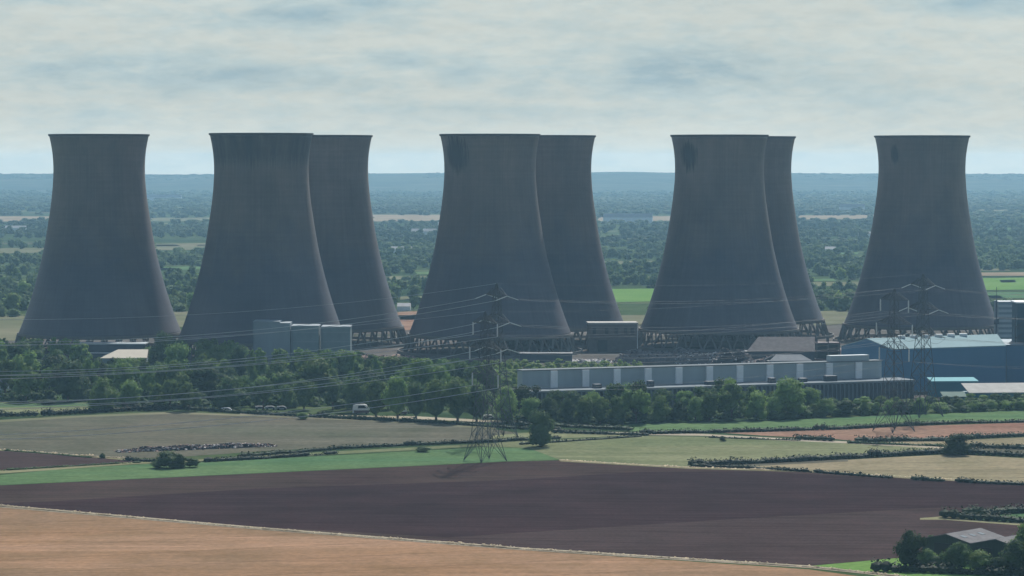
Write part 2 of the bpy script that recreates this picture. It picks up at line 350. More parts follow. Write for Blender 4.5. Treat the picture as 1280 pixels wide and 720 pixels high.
RF = random.Random(21)
for _ in range(95):
    y_ = 256 + 145 * RF.random() ** 1.5; x_ = RF.uniform(-60, 1340); w_ = RF.uniform(14, 60); h_ = (y_ - 202) ** 2 / 10500 * RF.uniform(.7, 1.5) + .5; k_ = RF.uniform(-8, 8)
    if 405 < y_ + h_: continue
    far([(x_, y_), (x_ + w_, y_ - .4), (x_ + w_ + k_, y_ + h_ - .3), (x_ + k_, y_ + h_)], RF.choice(['green', 'farpale', 'greygreen', 'meadow', 'meadow', 'farpale']), .3)
# the long ridge on the horizon, wooded along its edge
def vnoise(x, seed=0):
    x = np.asarray(x, float); i = np.floor(x).astype(int); f = x - i; f = f * f * (3 - 2 * f)
    h = lambda k: np.modf(np.abs(np.sin((k + seed * 131) * 127.1) * 43758.5453))[0]
    return h(i) * (1 - f) + h(i + 1) * f
xs = np.linspace(-7600, 7600, 900); ys = np.concatenate([np.linspace(8800, 11100, 28), np.linspace(11150, 11400, 4)])
xg, yg = np.meshgrid(xs, ys)
crest = 52 + 5 * (vnoise(xs / 900, 3) - .5) + 3 * (vnoise(xs / 260, 5) - .5) + 4.5 * np.exp(-((xs - 420) / 160) ** 2) + 1.5 * np.exp(-((xs - 1700) / 300) ** 2) - 3 * np.exp(-((xs + 1250) / 200) ** 2)
start = 9300 + 500 * (vnoise(xs / 1200, 8) - .5)
t = np.clip((yg - start[None]) / (10900 - start[None]), 0, 1); t = t * t * (3 - 2 * t)
zg = crest[None] * t + 2.5 * (vnoise(xg / 300 + yg / 170, 9) - .5) * t - .8 * (t < .001)
V = np.stack([xg, yg, zg], -1).reshape(-1, 3); nx, ny = len(xs), len(ys)
ii = (np.arange(ny - 1)[:, None] * nx + np.arange(nx - 1)[None]).ravel()
ridge_m = field_mat('ridge_fields', (.045, .062, .045), (.07, .085, .055), (.16, .15, .11), big=.0022, fine=.01)
tag(link('hills', np_mesh('hills', V, [np.stack([ii, ii + 1, ii + nx + 1, ii + nx], 1)], ridge_m, True)), kind='structure')

# ------------------------------------------------------------------ vegetation
def ico(sub):
    bm = bmesh.new(); bmesh.ops.create_icosphere(bm, subdivisions=sub, radius=1)
    v = np.array([x.co[:] for x in bm.verts]); f = np.array([[q.index for q in p.verts] for p in bm.faces]); bm.free(); return v, f
ICO1, ICO2 = ico(1), ico(2)
def leaf_cloud(C, Nn, size, g):
    """one bent-looking quad per centre, roughly facing its normal"""
    n = len(C); Nn = Nn + g.normal(0, .28, (n, 3)); Nn /= np.linalg.norm(Nn, axis=1)[:, None] + 1e-9
    t = np.cross(Nn, g.normal(0, 1, (n, 3))); t /= np.linalg.norm(t, axis=1)[:, None] + 1e-9; b = np.cross(Nn, t)
    s = (size * g.uniform(.6, 1.35, n))[:, None]; s2 = s * g.uniform(.55, 1, (n, 1))
    V = np.stack([C - t * s, C - b * s2, C + t * s, C + b * s2], 1).reshape(-1, 3)
    return V, np.arange(n * 4).reshape(-1, 4)
def crown_arrays(seed, kind, leaves, size):
    """unit tree: height 1, width about .9, foot at the origin"""
    g = np.random.default_rng(seed); lob = []
    if kind == 'round':
        n = 15
        for i in range(n):
            a = g.uniform(0, 6.28); r = g.uniform(0, .30); z = g.uniform(.22, .80); r *= math.sqrt(max(.15, 1 - ((z - .45) / .42) ** 2))
            lob.append((r * math.cos(a), r * math.sin(a), z, g.uniform(.13, .21)))
        lob.append((0, 0, .5, .30)); lob.append((g.uniform(-.08, .08), 0, .78, .17)); lob.append((0, 0, .3, .25))
    elif kind == 'low':                       # foliage down to the ground
        for i in range(16):
            a = g.uniform(0, 6.28); z = g.uniform(.08, .78); r = g.uniform(0.05, .34) * math.sqrt(max(.1, 1 - (z / .95) ** 2))
            lob.append((r * math.cos(a), r * math.sin(a), z, g.uniform(.14, .22)))
        lob.append((0, 0, .4, .33)); lob.append((0, 0, .8, .15))
    elif kind == 'tall':                      # poplar or conifer outline
        for i in range(18):
            z = .08 + .86 * i / 17; r = .20 * math.sqrt(max(.03, 1 - z)) ; a = g.uniform(0, 6.28)
            lob.append((r * .5 * math.cos(a), r * .5 * math.sin(a), z, max(.045, r * g.uniform(.7, 1.0))))
    elif kind == 'loose':
        for i in range(20):
            a = g.uniform(0, 6.28); z = g.uniform(.3, .88); r = g.uniform(.1, .42) * math.sqrt(max(.1, 1 - ((z - .55) / .42) ** 2))
            lob.append((r * math.cos(a), r * math.sin(a), z, g.uniform(.08, .15)))
        lob.append((0, 0, .55, .2))
    lob = np.array(lob); w = lob[:, 3] ** 2; w /= w.sum()
    k = g.choice(len(lob), leaves, p=w); d = g.normal(0, 1, (leaves, 3)); d /= np.linalg.norm(d, axis=1)[:, None]
    d[:, 2] = np.where(d[:, 2] < -.3, -d[:, 2] * .6, d[:, 2]); d /= np.linalg.norm(d, axis=1)[:, None]
    C = lob[k, :3] + d * (lob[k, 3] * g.uniform(.74, 1.26, leaves))[:, None]
    C[:, 2] = np.maximum(C[:, 2], .015)
    V, Fq = leaf_cloud(C, d, size, g)
    iv, fi = ICO1; VV = [V]; FF = [Fq]; tri = []; off = len(V)
    for (x, y, z, r) in lob:
        p = iv * r * .86 * (1 + g.normal(0, .07, (len(iv), 1))) + (x, y, z); p[:, 2] = np.maximum(p[:, 2], 0.01)
        VV.append(p); tri.append(fi + off); off += len(iv)
    V = np.concatenate(VV); top = V[:, 2].max(); V[:, 2] /= top
    return V, Fq, np.concatenate(tri)
PROTO = {}
def crown_mesh(kind, var, mat, hi=True):
    key = (kind, var, mat, hi)
    if key not in PROTO:
        V, q, t3 = crown_arrays(100 + var * 17 + len(kind) * 3 + (0 if hi else 500), kind, 2300 if hi else 500, .027 if hi else .055)
        PROTO[key] = np_mesh('crown', V, [q, t3], M[mat])
    return PROTO[key]
def trunk_mesh(kind):
    key = ('trunk', kind)
    if key not in PROTO:
        b = MB(); r = .03 if kind != 'tall' else .022
        b.bar((0, 0, -.01), (.005, 0, .22), r, 7, r * .75); b.bar((.005, 0, .2), (.0, .01, .5), r * .75, 6, r * .4)
        for a in (0.3, 2.2, 4.1, 5.4):
            L = .18 if kind != 'tall' else .06
            b.bar((.004, 0, .2 + .04 * a / 5), (math.cos(a) * L, math.sin(a) * L, .42), r * .45, 5, r * .15)
        PROTO[key] = b.mesh('trunk', M['bark'])
    return PROTO[key]
def tree(loc, h, w, kind='round', mat='leaf', label='', cat='tree', group=None, name='broadleaf_tree', hi=True):
    r = empty(name, loc, R.uniform(0, 6.28), label=label, cat=cat, group=group)
    c = link('crown', crown_mesh(kind, R.randrange(8), mat, hi), r); c.scale = (w, w, h)
    if name != 'bush':
        t_ = link('trunk', trunk_mesh(kind), r); t_.scale = (h, h, h)
    return r
def in_poly(px, x, y):
    c = False; n = len(px)
    for i in range(n):
        (x1, y1), (x2, y2) = px[i], px[i - 1]
        if (y1 > y) != (y2 > y) and x < (x2 - x1) * (y - y1) / (y2 - y1) + x1: c = not c
    return c
ORD = 'first second third fourth fifth sixth seventh eighth ninth tenth eleventh twelfth thirteenth fourteenth fifteenth sixteenth seventeenth eighteenth nineteenth twentieth'.split()
def ordn(i):
    if i < 20: return ORD[i]
    tens = {2: 'twenty', 3: 'thirty', 4: 'forty', 5: 'fifty'}
    return '%s-%s' % (tens[(i + 1) // 10], ORD[(i + 1) % 10 - 1]) if (i + 1) % 10 else '%stieth' % tens[(i + 1) // 10][:-1]

# --- cooling towers: (px centre, scale px/m, stain spec, label)
TW = [(125.5, 2.37, None, 'cooling tower standing alone behind the cream roofed shed'),
      (327.6, 2.46, ('band', 0, 0, 0, 0), 'front cooling tower with dark band under its rim, grey clad blocks at its foot'),
      (406.0, 2.286, None, 'cooling tower half hidden by the dark banded one with grey blocks at its foot'),
      (612.5, 2.385, ('spot', -.80, 104, .30, 9), 'cooling tower with a big black stain under its rim, behind the nearest pylons'),
      (684.7, 2.27, None, 'cooling tower rising behind the brick pump house, overlapped by the black stained tower'),
      (898.5, 2.315, ('spot', -.82, 103, .22, 7), 'cooling tower with a small dark stain at its rim, beside the brick pump house'),
      (936.0, 2.18, None, 'cooling tower partly hidden behind the small stained one, above the rubble yard'),
      (1151, 2.25, ('spot', -.80, 104, .10, 5), 'cooling tower standing alone behind the blue shed')]
PROF = [(9, 43.0), (17, 39.8), (25, 37.0), (34, 34.2), (44, 31.5), (55, 29.0), (67, 26.9), (80, 25.0), (90, 24.1), (97, 23.9), (104, 24.3), (110, 25.2), (114, 26.1)]
def prof(z):
    zs = [p[0] for p in PROF]; rs = [p[1] for p in PROF]
    i = min(max(np.searchsorted(zs, z) - 1, 0), len(zs) - 2)
    def tan(j):
        a, b = max(j - 1, 0), min(j + 1, len(zs) - 1); return (rs[b] - rs[a]) / (zs[b] - zs[a])
    h = zs[i + 1] - zs[i]; t = (z - zs[i]) / h
    return ((2*t**3 - 3*t*t + 1) * rs[i] + (t**3 - 2*t*t + t) * h * tan(i) + (-2*t**3 + 3*t*t) * rs[i+1] + (t**3 - t*t) * h * tan(i+1))
def lathe(pr, n=120):
    V = []; Fc = []
    for k, (r, z) in enumerate(pr):
        for i in range(n):
            a = 2 * math.pi * i / n; V.append((r * math.cos(a), r * math.sin(a), z))
    m_ = len(pr)
    for k in range(m_):
        for i in range(n):
            k2 = (k + 1) % m_
            Fc.append((k * n + i, k * n + (i + 1) % n, k2 * n + (i + 1) % n, k2 * n + i))
    return np.array(V), np.array(Fc)
def tower_mat(idx, spec):
    m, nt, b = newmat('tower_concrete'); b.inputs['Roughness'].default_value = .62; b.inputs['Specular IOR Level'].default_value = .4
    L = nt.links.new
    tc = N(nt, 'ShaderNodeTexCoord'); sp_ = N(nt, 'ShaderNodeSeparateXYZ'); L(tc.outputs['Object'], sp_.inputs[0])
    def mt(op, a, b_=None, c=None, clamp=False):
        q = N(nt, 'ShaderNodeMath', operation=op); q.use_clamp = clamp
        for i, v in enumerate((a, b_, c)):
            if v is None: continue
            if isinstance(v, (int, float)): q.inputs[i].default_value = v
            else: L(v, q.inputs[i])
        return q.outputs[0]
    ang = mt('ARCTAN2', sp_.outputs[0], mt('MULTIPLY', sp_.outputs[1], -1))   # 0 faces the fields
    av = N(nt, 'ShaderNodeCombineXYZ'); L(mt('MULTIPLY', ang, 30), av.inputs[0]); L(mt('MULTIPLY', sp_.outputs[2], 1), av.inputs[1]); av.inputs[2].default_value = idx * 7.3
    def nz(sx, sz, d=5, rg=.6):
        mp = N(nt, 'ShaderNodeMapping'); mp.inputs['Scale'].default_value = (sx, sz, 1); L(av.outputs[0], mp.inputs[0])
        n = N(nt, 'ShaderNodeTexNoise', Scale=1.0, Detail=float(d), Roughness=rg); L(mp.outputs[0], n.inputs['Vector']); return n.outputs[0]
    big = ramp(nt, nz(.05, .03), [(.3, (.070, .068, .074)), (.7, (.125, .111, .106))])
    c = big.outputs[0]
    c = mix(nt, c, ramp(nt, nz(1.1, .018), [(.3, (.88,) * 3), (.7, (1.09,) * 3)]).outputs[0], 1.0, 'MULTIPLY')      # rain streaks
    c = mix(nt, c, ramp(nt, nz(.02, .7, 3), [(.35, (.93,) * 3), (.65, (1.05,) * 3)]).outputs[0], 1.0, 'MULTIPLY')   # pour lifts
    # tint by height: warmer and lighter on the upper shell, darker and bluer low down
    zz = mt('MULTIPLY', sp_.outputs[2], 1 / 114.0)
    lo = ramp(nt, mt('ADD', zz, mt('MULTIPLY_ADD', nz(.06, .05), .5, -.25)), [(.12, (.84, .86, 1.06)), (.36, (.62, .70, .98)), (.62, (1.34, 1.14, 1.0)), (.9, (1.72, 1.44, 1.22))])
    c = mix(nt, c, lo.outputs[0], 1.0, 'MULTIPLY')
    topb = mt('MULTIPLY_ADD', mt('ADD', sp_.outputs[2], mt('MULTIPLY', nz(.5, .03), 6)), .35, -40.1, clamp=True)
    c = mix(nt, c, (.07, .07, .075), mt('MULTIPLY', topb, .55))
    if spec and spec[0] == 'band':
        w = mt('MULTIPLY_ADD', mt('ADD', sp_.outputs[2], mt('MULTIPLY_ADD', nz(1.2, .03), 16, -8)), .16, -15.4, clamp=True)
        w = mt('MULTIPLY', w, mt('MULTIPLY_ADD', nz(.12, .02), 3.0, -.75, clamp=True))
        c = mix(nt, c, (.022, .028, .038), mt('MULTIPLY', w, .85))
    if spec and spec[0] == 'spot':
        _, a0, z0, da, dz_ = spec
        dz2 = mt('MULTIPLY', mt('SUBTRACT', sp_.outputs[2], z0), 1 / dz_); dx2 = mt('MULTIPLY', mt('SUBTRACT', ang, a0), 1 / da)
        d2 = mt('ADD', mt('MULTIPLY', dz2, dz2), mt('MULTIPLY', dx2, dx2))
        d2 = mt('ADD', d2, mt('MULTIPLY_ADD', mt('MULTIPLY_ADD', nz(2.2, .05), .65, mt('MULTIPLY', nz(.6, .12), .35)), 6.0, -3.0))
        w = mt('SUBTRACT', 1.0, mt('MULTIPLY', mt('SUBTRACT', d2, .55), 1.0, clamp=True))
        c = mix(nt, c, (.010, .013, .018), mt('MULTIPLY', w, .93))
    L(c, b.inputs['Base Color']); return m
shell_p = [(prof(z), z) for z in np.linspace(9, 114, 54)]
inner_p = [(r - .9 + .4 * (z < 20), z) for r, z in shell_p][::-1]
SV, SF = lathe(shell_p + inner_p)
rim_m = plain('rim_concrete', (.085, .08, .08), .9)
leg_m = plain('leg_concrete', (.13, .12, .11), .9)
pond_m = plain('pond_wall', (.16, .15, .14), .9)
b = MB(); NL = 36; da = math.pi / NL
P0 = (45.6, 0, 0)
for s_ in (-1, 1):
    b.bar((45.6 * math.cos(0), 45.6 * math.sin(0), 0), (42.9 * math.cos(da * s_), 42.9 * math.sin(da * s_), 9.3), .62, 4, .55)
LEG = b.mesh('leg', leg_m)
rV, rF = lathe([(26.0, 113.3), (26.5, 113.5), (26.5, 114.4), (25.0, 114.4), (25.0, 113.3)])
RIM = np_mesh('rim', rV, [rF], rim_m)
pV, pF = lathe([(48.6, 0), (48.6, 1.5), (48.0, 1.5), (48.0, 0)])
POND = np_mesh('pond_wall', pV, [pF], pond_m)
tV, tF = lathe([(43.2, 8.6), (43.5, 9.0), (43.3, 10.2), (42.0, 10.2), (42.0, 8.6)])
BEAM = np_mesh('ring_beam', tV, [tF], leg_m)
TWC = []
for i, (px, s, spec, lab) in enumerate(TW):
    D = F / s; c = GD(px, D); TWC.append((px, s, c))
    e_ = empty('cooling_tower', c, 0, label=lab, cat='cooling tower', group='cooling towers of the power station')
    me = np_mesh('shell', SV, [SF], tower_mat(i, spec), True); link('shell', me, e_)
    link('rim', RIM, e_); link('ring_beam', BEAM, e_); link('pond_wall', POND, e_)
    for k in range(NL):
        l = link('leg', LEG, e_); l.rotation_euler = (0, 0, 2 * math.pi * (k + .5) / NL)

def behind_tower(px, D, marg=14):
    y = DY(D) - 10
    for (tx, s, c) in TWC:
        if c.y < D:
            z = 100 - (y - YH) / s
            if z > 114: continue
            r = prof(max(9, z)) * s
            if abs(px - tx) < r - marg: return True
    return False
def hits_tower(p, r=50): return any((p.x - c.x) ** 2 + (p.y - c.y) ** 2 < r * r for _, _, c in TWC)

# --- pylons
def pylon_meshes():
    body = MB(); Hh = 52
    def hw(z):
        return np.interp(z, [0, 9, 28, 46, 50], [5.2, 3.3, 1.75, .95, .15]) if z > 0 else 5.2
    lv = [0, 9, 14.5, 19.5, 24, 28, 31.5, 35, 38.5, 42, 45, 47.5, 50]
    cr = ((-1, -1), (1, -1), (1, 1), (-1, 1))
    for a, c in zip(lv, lv[1:]):
        A = [Vector((x * hw(a), y * hw(a), a)) for x, y in cr]; B = [Vector((x * hw(c), y * hw(c), c)) for x, y in cr]
        for k in range(4):
            body.bar(A[k], B[k], .13 if a < 28 else .10)
            k2 = (k + 1) % 4
            body.bar(A[k], B[k2], .075); body.bar(A[k2], B[k], .075); body.bar(B[k], B[k2], .055)
            if a == 0:
                mid = (B[k] + B[k2]) / 2; body.bar(A[k], mid, .09); body.bar(A[k2], mid, .09)
    me_b = body.mesh('tower_body', M['steel'])
    arms = []
    for z, L in ((46.0, 7.2), (37.6, 9.2), (29.0, 7.6)):
        a = MB(); w = hw(z)
        tip = Vector((0, L, z + .2))
        for sx in (-1, 1):
            a.bar((sx * w, w, z), tip, .1); a.bar((sx * w, w, z + 2.6), tip, .09)
            for t in (.33, .66):
                p = Vector((sx * w, w, z)).lerp(tip, t); q = Vector((sx * w, w, z + 2.6)).lerp(tip, t); a.bar(p, q, .06)
                a.bar(p, Vector((sx * w, w, z + 2.6)).lerp(tip, t - .33), .06)
        arms.append((a.mesh('crossarm', M['steel']), tip))
    s1 = MB(); s1.bar((0, 0, 0), (0, 0, -4.3), .17, 6)
    for k in range(12): s1.bar((0, 0, -.4 - k * .32), (0, 0, -.55 - k * .32), .27, 6)
    susp = s1.mesh('insulator', M['glass_ins'])
    return me_b, arms, susp
PB, PA, PI = pylon_meshes()
def pylon(pos, rz, scale, label, tension=False):
    e_ = empty('pylon', pos, rz, label=label, cat='pylon', group='steel lattice pylons of the power lines')
    e_.scale = (scale,) * 3
    link('tower_body', PB, e_)
    att = []
    Mx = Matrix.Translation(pos) @ Matrix.Rotation(rz, 4, 'Z') @ Matrix.Scale(scale, 4)
    for sgn in (1, -1):
        for me, tip in PA:
            o = link('crossarm', me, e_)
            if sgn < 0: o.rotation_euler = (0, 0, math.pi)
            t_ = Vector((0, tip.y * sgn, tip.z))
            if tension:
                for d in (1, -1):
                    i_ = link('insulator', PI, e_, t_); i_.rotation_euler = (0, -d * rad(72), 0); i_.scale = (.6, .6, 1)
                ends = [Mx @ (t_ + Vector((d * 4.1, 0, -1.35))) for d in (1, -1)]
                att.append(ends)
                j = MB(); pts = [t_ + Vector((4.1 * k / 6, 0, -1.35 - 1.9 * (1 - (k / 6) ** 2))) for k in range(-6, 7)]
                j.tube(pts, .04); j.obj('jumper', M['steel'], e_)
            else:
                link('insulator', PI, e_, t_); p = Mx @ (t_ + Vector((0, 0, -4.3))); att.append([p, p])
    top = Mx @ Vector((0, 0, 50)); att.append([top, top])
    return att
def line_dir(a, b): return math.atan2(b.y - a.y, b.x - a.x)
A_, B_ = GD(606.5, 960), GD(621, 1040)
C_, D_ = GD(1117, 1065), GD(1153, 1128)
ra, rb = line_dir(A_, C_), line_dir(B_, D_)
attA = pylon(A_, ra, 1.0, 'nearest lattice pylon with hanging white insulators, feet in the green crop strip')
attB = pylon(B_, rb, 1.12, 'lattice pylon just behind the nearest one, taller, with strings stretched along its wires', True)
attC = pylon(C_, ra, 1.06, 'lattice pylon with hanging insulators standing on the bare orange field before the blue shed')
attD = pylon(D_, rb, 1.12, 'lattice pylon behind the orange field, beside the one with hanging insulators', True)
M['wire_dull'] = plain('wire_dark_grey', (.10, .11, .12), .6, .05)  # darker grey wire colour, keeps the thin spans faint
def wire(a, b, sag, r, label, group):
    pts = []; n = 44
    for k in range(n + 1):
        t = k / n; p = a.lerp(b, t); p.z -= 4 * sag * t * (1 - t); pts.append(p - a)
    m_ = MB(); m_.tube(pts, r, 5)
    tag(m_.obj('power_cable', M['wire'] if r > .04 else M['wire_dull'], loc=a), label, 'power cable', group)
def span(at1, at2, sag, which, words_, r=.08):
    lev = ['top', 'middle', 'lowest']
    for i in range(7):
        a = at1[i][which[0]]; b = at2[i][which[1]] if not isinstance(at2, Vector) else a + at2
        if i == 6: lab = 'thin earth wire from pylon peak, %s' % words_
        else: lab = '%s power cable on the %s side, %s' % (lev[i % 3], 'far' if i < 3 else 'near', words_)
        wire(a, b, sag * (.8 if i == 6 else 1) + i % 3 * .5, r * (.6 if i == 6 else 1), lab, 'power cables hung between the pylons')
dA = Vector((math.cos(ra), math.sin(ra), 0)); dB = Vector((math.cos(rb), math.sin(rb), 0))
span(attA, -dA * 300, 6.5, (1, 0), 'running from the nearest pylon across the tree belt')
span(attB, -dB * 300, 11, (1, 0), 'running from the taller second pylon past the towers')
span(attA, attC, 3.0, (0, 1), 'between the nearest pylon and the orange field pylon', .028)
span(attB, attD, 3.0, (0, 1), 'between the two pylons with stretched strings', .028)
span(attC, dA * 300, 7, (0, 0), 'leaving the orange field pylon past the blue shed', .028)
span(attD, dB * 300, 7, (0, 0), 'leaving the far right pylon over the blue shed', .028)

# --- buildings
def frame_box(e_, name, x0, x1, y0, y1, z0, z1, mat): return MB().box(x0, x1, y0, y1, z0, z1).obj(name, mat, e_)
# long grey boiler house remains
clad = plain('grey_blue_cladding', (.36, .41, .43), .6, .1, .15, (1, 1, .2))
clad_d = plain('dark_fins', (.055, .068, .09), .6, .2, .3)
clad_l = plain('pale_panel', (.82, .83, .83), .55, .06)
roof_l = plain('pale_roof_strip', (.18, .21, .23), .95, .15, .2)
p0, p1 = GD(640, 1147), GD(1143, 1212)
rz = line_dir(p0, p1); Lb = (p1 - p0).length
e_ = empty('industrial_building', p0, rz, label='very long low grey industrial building with pale upright panels, behind the trees', cat='building')
frame_box(e_, 'lower_wall', 0, Lb, .3, 14, 0, 7.3, clad_d)
frame_box(e_, 'roof_strip', -.3, Lb + .3, -.2, 14.2, 7.3, 8.1, roof_l)
frame_box(e_, 'upper_wall', 10, Lb - 8, 14.3, 20, 0, 15.2, clad)
frame_box(e_, 'upper_roof', 9.6, Lb - 7.6, 13.9, 20.4, 15.2, 15.6, plain('flat_roof_grey', (.16, .18, .19), .95))
fx = 22.0; k = 0
while fx < Lb - 12:
    frame_box(e_, 'pale_panel', fx, fx + 2.9, 13.0, 14.2, 8.2, 15.05, clad_l)
    fx += 13.9; k += 1
fx = 1.0; fm = MB(); nfin = 0
fin_mesh = MB().box(0, .55, -.45, .25, .5, 7.1).mesh('wall_fin', plain('fin_grey', (.13, .16, .19), .6))
while fx < Lb and nfin < 95:
    o = link('wall_fin', fin_mesh, e_, (fx, 0, 0)); fx += Lb / 95; nfin += 1
for xx, w, hh in ((38, 3, 1.6), (62, 2.2, 2.3), (88, 4, 1.4), (117, 2.5, 2), (131, 3, 1.5), (143, 5, 2.2)):
    frame_box(e_, 'roof_unit', xx, xx + w, 5, 8, 8.12, 8.12 + hh, clad_d)
frame_box(e_, 'roof_unit', 150, 168, 14.5, 19, 15.65, 18.0, clad)
# blue shed
blue = plain('blue_cladding', (.065, .17, .29), .45, .06, .12, (1, 1, .1)); teal_r = plain('pale_teal_roof', (.24, .35, .37), .95, .06, .1)
a0, a1 = GD(1049, 1262), GD(1115, 1243); b0 = GD(1257, 1268); off_ = Vector((a0.x - a1.x, a0.y - a1.y, 0)); b1 = b0 + Vector((-2, 34, 0)); a0 = a1 + Vector((-19.5, 22, 0))
ez = 18.6
e_ = empty('blue_shed', a1, 0, label='big blue metal shed with pale teal pitched roof behind the right hand trees', cat='shed')
lc = lambda p, z: Vector((p.x - a1.x, p.y - a1.y, z))
ml, mr = (a0 + a1) / 2, (b0 + b1) / 2
rz_ = 22.6
w = MB(); w.hexa([lc(p, 0) for p in (a1, b0, b1, a0)], [lc(p, ez) for p in (a1, b0, b1, a0)])
w.poly([lc(a1, ez), lc(ml, rz_), lc(a0, ez)]); w.poly([lc(b0, ez), lc(mr, rz_), lc(b1, ez)]); w.obj('wall', blue, e_)
ov = lambda p, q, z: lc(p, z)
for s_, (q0, q1) in enumerate(((a1, b0), (a0, b1))):
    rf = MB(); up = Vector((0, 0, .35))
    A = [lc(q0, ez + .05), lc(q1, ez + .05), lc(mr, rz_ + .05), lc(ml, rz_ + .05)]
    rf.hexa(A, [p + up for p in A]); rr = rf.obj('roof', teal_r, e_)
for k in range(6):
    t = .26 + k * .095; p = ml.lerp(mr, t)
    q = lc(p, rz_ + .2); MB().box(q.x - 1.6, q.x + 1.6, q.y - 1.2, q.y + 1.2, q.z - .1, q.z + 1.0).obj('ridge_vent', M['white'], e_)
c0 = GD(1258, 1275)
e_ = empty('blue_block', c0, 0, label='flat roofed dark blue building joined to the end of the blue shed', cat='building')
frame_box(e_, 'wall', 0, 70, 0, 40, 0, 18.4, blue); frame_box(e_, 'roof', -.3, 70.3, -.3, 40.3, 18.4, 18.9, plain('blue_roof', (.10, .17, .22), .6))
# teal low building
t0 = GD(1165, 1222)
teal = plain('teal_cladding', (.035, .15, .20), .5, .06); e_ = empty('teal_building', t0, rad(4), label='small teal building with bright flat roof in front of the blue shed', cat='building')
frame_box(e_, 'wall', 0, 19.5, 0, 9, 0, 6.4, teal); 
rf = MB(); A = [Vector(p) for p in ((-.4, -.4, 6.4), (20, -.4, 6.4), (20, 9.4, 7.3), (-.4, 9.4, 7.3))]; rf.hexa(A, [p + Vector((0, 0, .35)) for p in A]); rf.obj('roof', plain('aqua_roof', (.20, .42, .45), .95, .05), e_)
e_ = empty('white_shed', GD(1212, 1196), rad(6), label='long low white roofed shed at the foot of the blue building', cat='shed')
frame_box(e_, 'wall', 0, 34, 0, 12, 0, 3.6, teal)
rf = MB(); A = [Vector(p) for p in ((-.4, -.4, 3.6), (34.4, -.4, 3.6), (34.4, 12.4, 6.6), (-.4, 12.4, 6.6))]; rf.hexa(A, [p + Vector((0, 0, .3)) for p in A]); rf.obj('roof', plain('white_roof', (.42, .41, .38), .95), e_)
e_ = empty('low_shed', GD(1180, 1188), rad(4), label='little pale green roofed shed beside the white roofed one', cat='shed')
frame_box(e_, 'wall', 0, 9.5, 0, 6, 0, 2.6, teal); rf = MB(); A = [Vector(p) for p in ((-.3, -.3, 2.6), (9.8, -.3, 2.6), (9.8, 6.3, 4.2), (-.3, 6.3, 4.2))]; rf.hexa(A, [p + Vector((0, 0, .25)) for p in A]); rf.obj('roof', plain('green_roof', (.14, .20, .17), .95), e_)
# louvred block and steel frame
e_ = empty('louvred_block', GD(1248, 1385), 0, label='tall pale grey slatted block beyond the blue building', cat='building')
gl = plain('pale_grey_blue', (.21, .26, .29), .6, .08); frame_box(e_, 'wall', 0, 14, 0, 14, 0, 32.6, gl)
for k in range(11): frame_box(e_, 'slat', -.3, 14.3, -.6, -.003, 6 + k * 2.4, 7.2 + k * 2.4, clad)
e_ = empty('dark_tower', GD(1271, 1290), 0, label='dark blue steel clad tower with lattice front at the edge of the view', cat='tower')
dk = plain('dark_blue', (.04, .085, .12), .5); frame_box(e_, 'wall', 0, 20, 0, 14, 0, 36.5, dk); frame_box(e_, 'roof', -.5, 20.5, -.5, 14.5, 36.5, 37.1, clad_l)
lt = MB()
for k in range(5):
    z0 = 6 + k * 5
    lt.bar((-1.0, -.7, z0), (8, -.7, z0 + 5), .18); lt.bar((8, -.7, z0), (-1.0, -.7, z0 + 5), .18); lt.bar((-1, -.7, z0), (8, -.7, z0), .2)
lt.bar((-1, -.7, 0), (-1, -.7, 31), .3); lt.bar((8, -.7, 0), (8, -.7, 31), .3); lt.obj('lattice', M['steel'], e_)
# flue mast
e_ = MB().bar((0, 0, 0), (0, 0, 34), .5, 8, .35).bar((0, 0, 22), (0, 0, 24.5), 1.3, 8).bar((0, 0, 34), (0, 0, 40), .12, 6).obj('mast', clad_d, loc=GD(1245, 1380))
tag(e_, 'thin dark mast beside the tall slatted block', 'mast')
# pump house
brick = plain('brown_brick', (.105, .085, .08), .9, .18, .5)
ph = GD(736, 1512); e_ = empty('pump_house', ph, rad(3), label='flat roofed brown brick pump house between the cooling towers', cat='building')
frame_box(e_, 'wall', 0, 25.5, 0, 12, 0, 14.6, brick); frame_box(e_, 'roof', -.5, 26, -.5, 12.5, 14.6, 15.4, plain('concrete_roof', (.42, .40, .37), .8))
frame_box(e_, 'door', 4.8, 9.8, -.12, -.003, .1, 6.2, M['black'])
for wx in (2, 8.5, 13.5, 18.5, 22): frame_box(e_, 'window', wx, wx + 1.8, -.1, -.003, 9.2, 12.6, M['black'])
frame_box(e_, 'stair_post', 25.6, 26.0, 2, 2.4, 0, 14.5, clad_l)
# grey clad blocks
gb = plain('grey_clad_block', (.24, .28, .31), .7, .08, .2, (1, 1, .15)); gb2 = plain('grey_green_clad', (.20, .25, .27), .7, .1, .2)
for px, wd, hh, mt_, lab in ((317, 17.8, 22.3, gb, 'tallest grey clad block with stepped top below the dark banded tower'),
                             (364.5, 13.2, 20.2, gb2, 'middle grey clad block between the stepped one and the gap'),
                             (402, 14.0, 19.8, gb2, 'grey clad block standing apart beyond the dark gap, next to tower legs')):
    e_ = empty('clad_block', GD(px, 1400), 0, label=lab, cat='building', group='grey clad blocks at the foot of the towers')
    frame_box(e_, 'wall', 0, wd, 0, 14, 0, hh - .8, mt_); frame_box(e_, 'roof', -.2, wd - (5 if wd > 15 else -.2), -.2, 14.2, hh - .8, hh, gb)
    frame_box(e_, 'corner_post', -.25, .45, -.35, .0 - .003, 0, hh - .85, roof_l)
    for k in range(4): frame_box(e_, 'girt', .5, wd, -.16, -.003, 3 + k * 4.6, 3.35 + k * 4.6, gb)
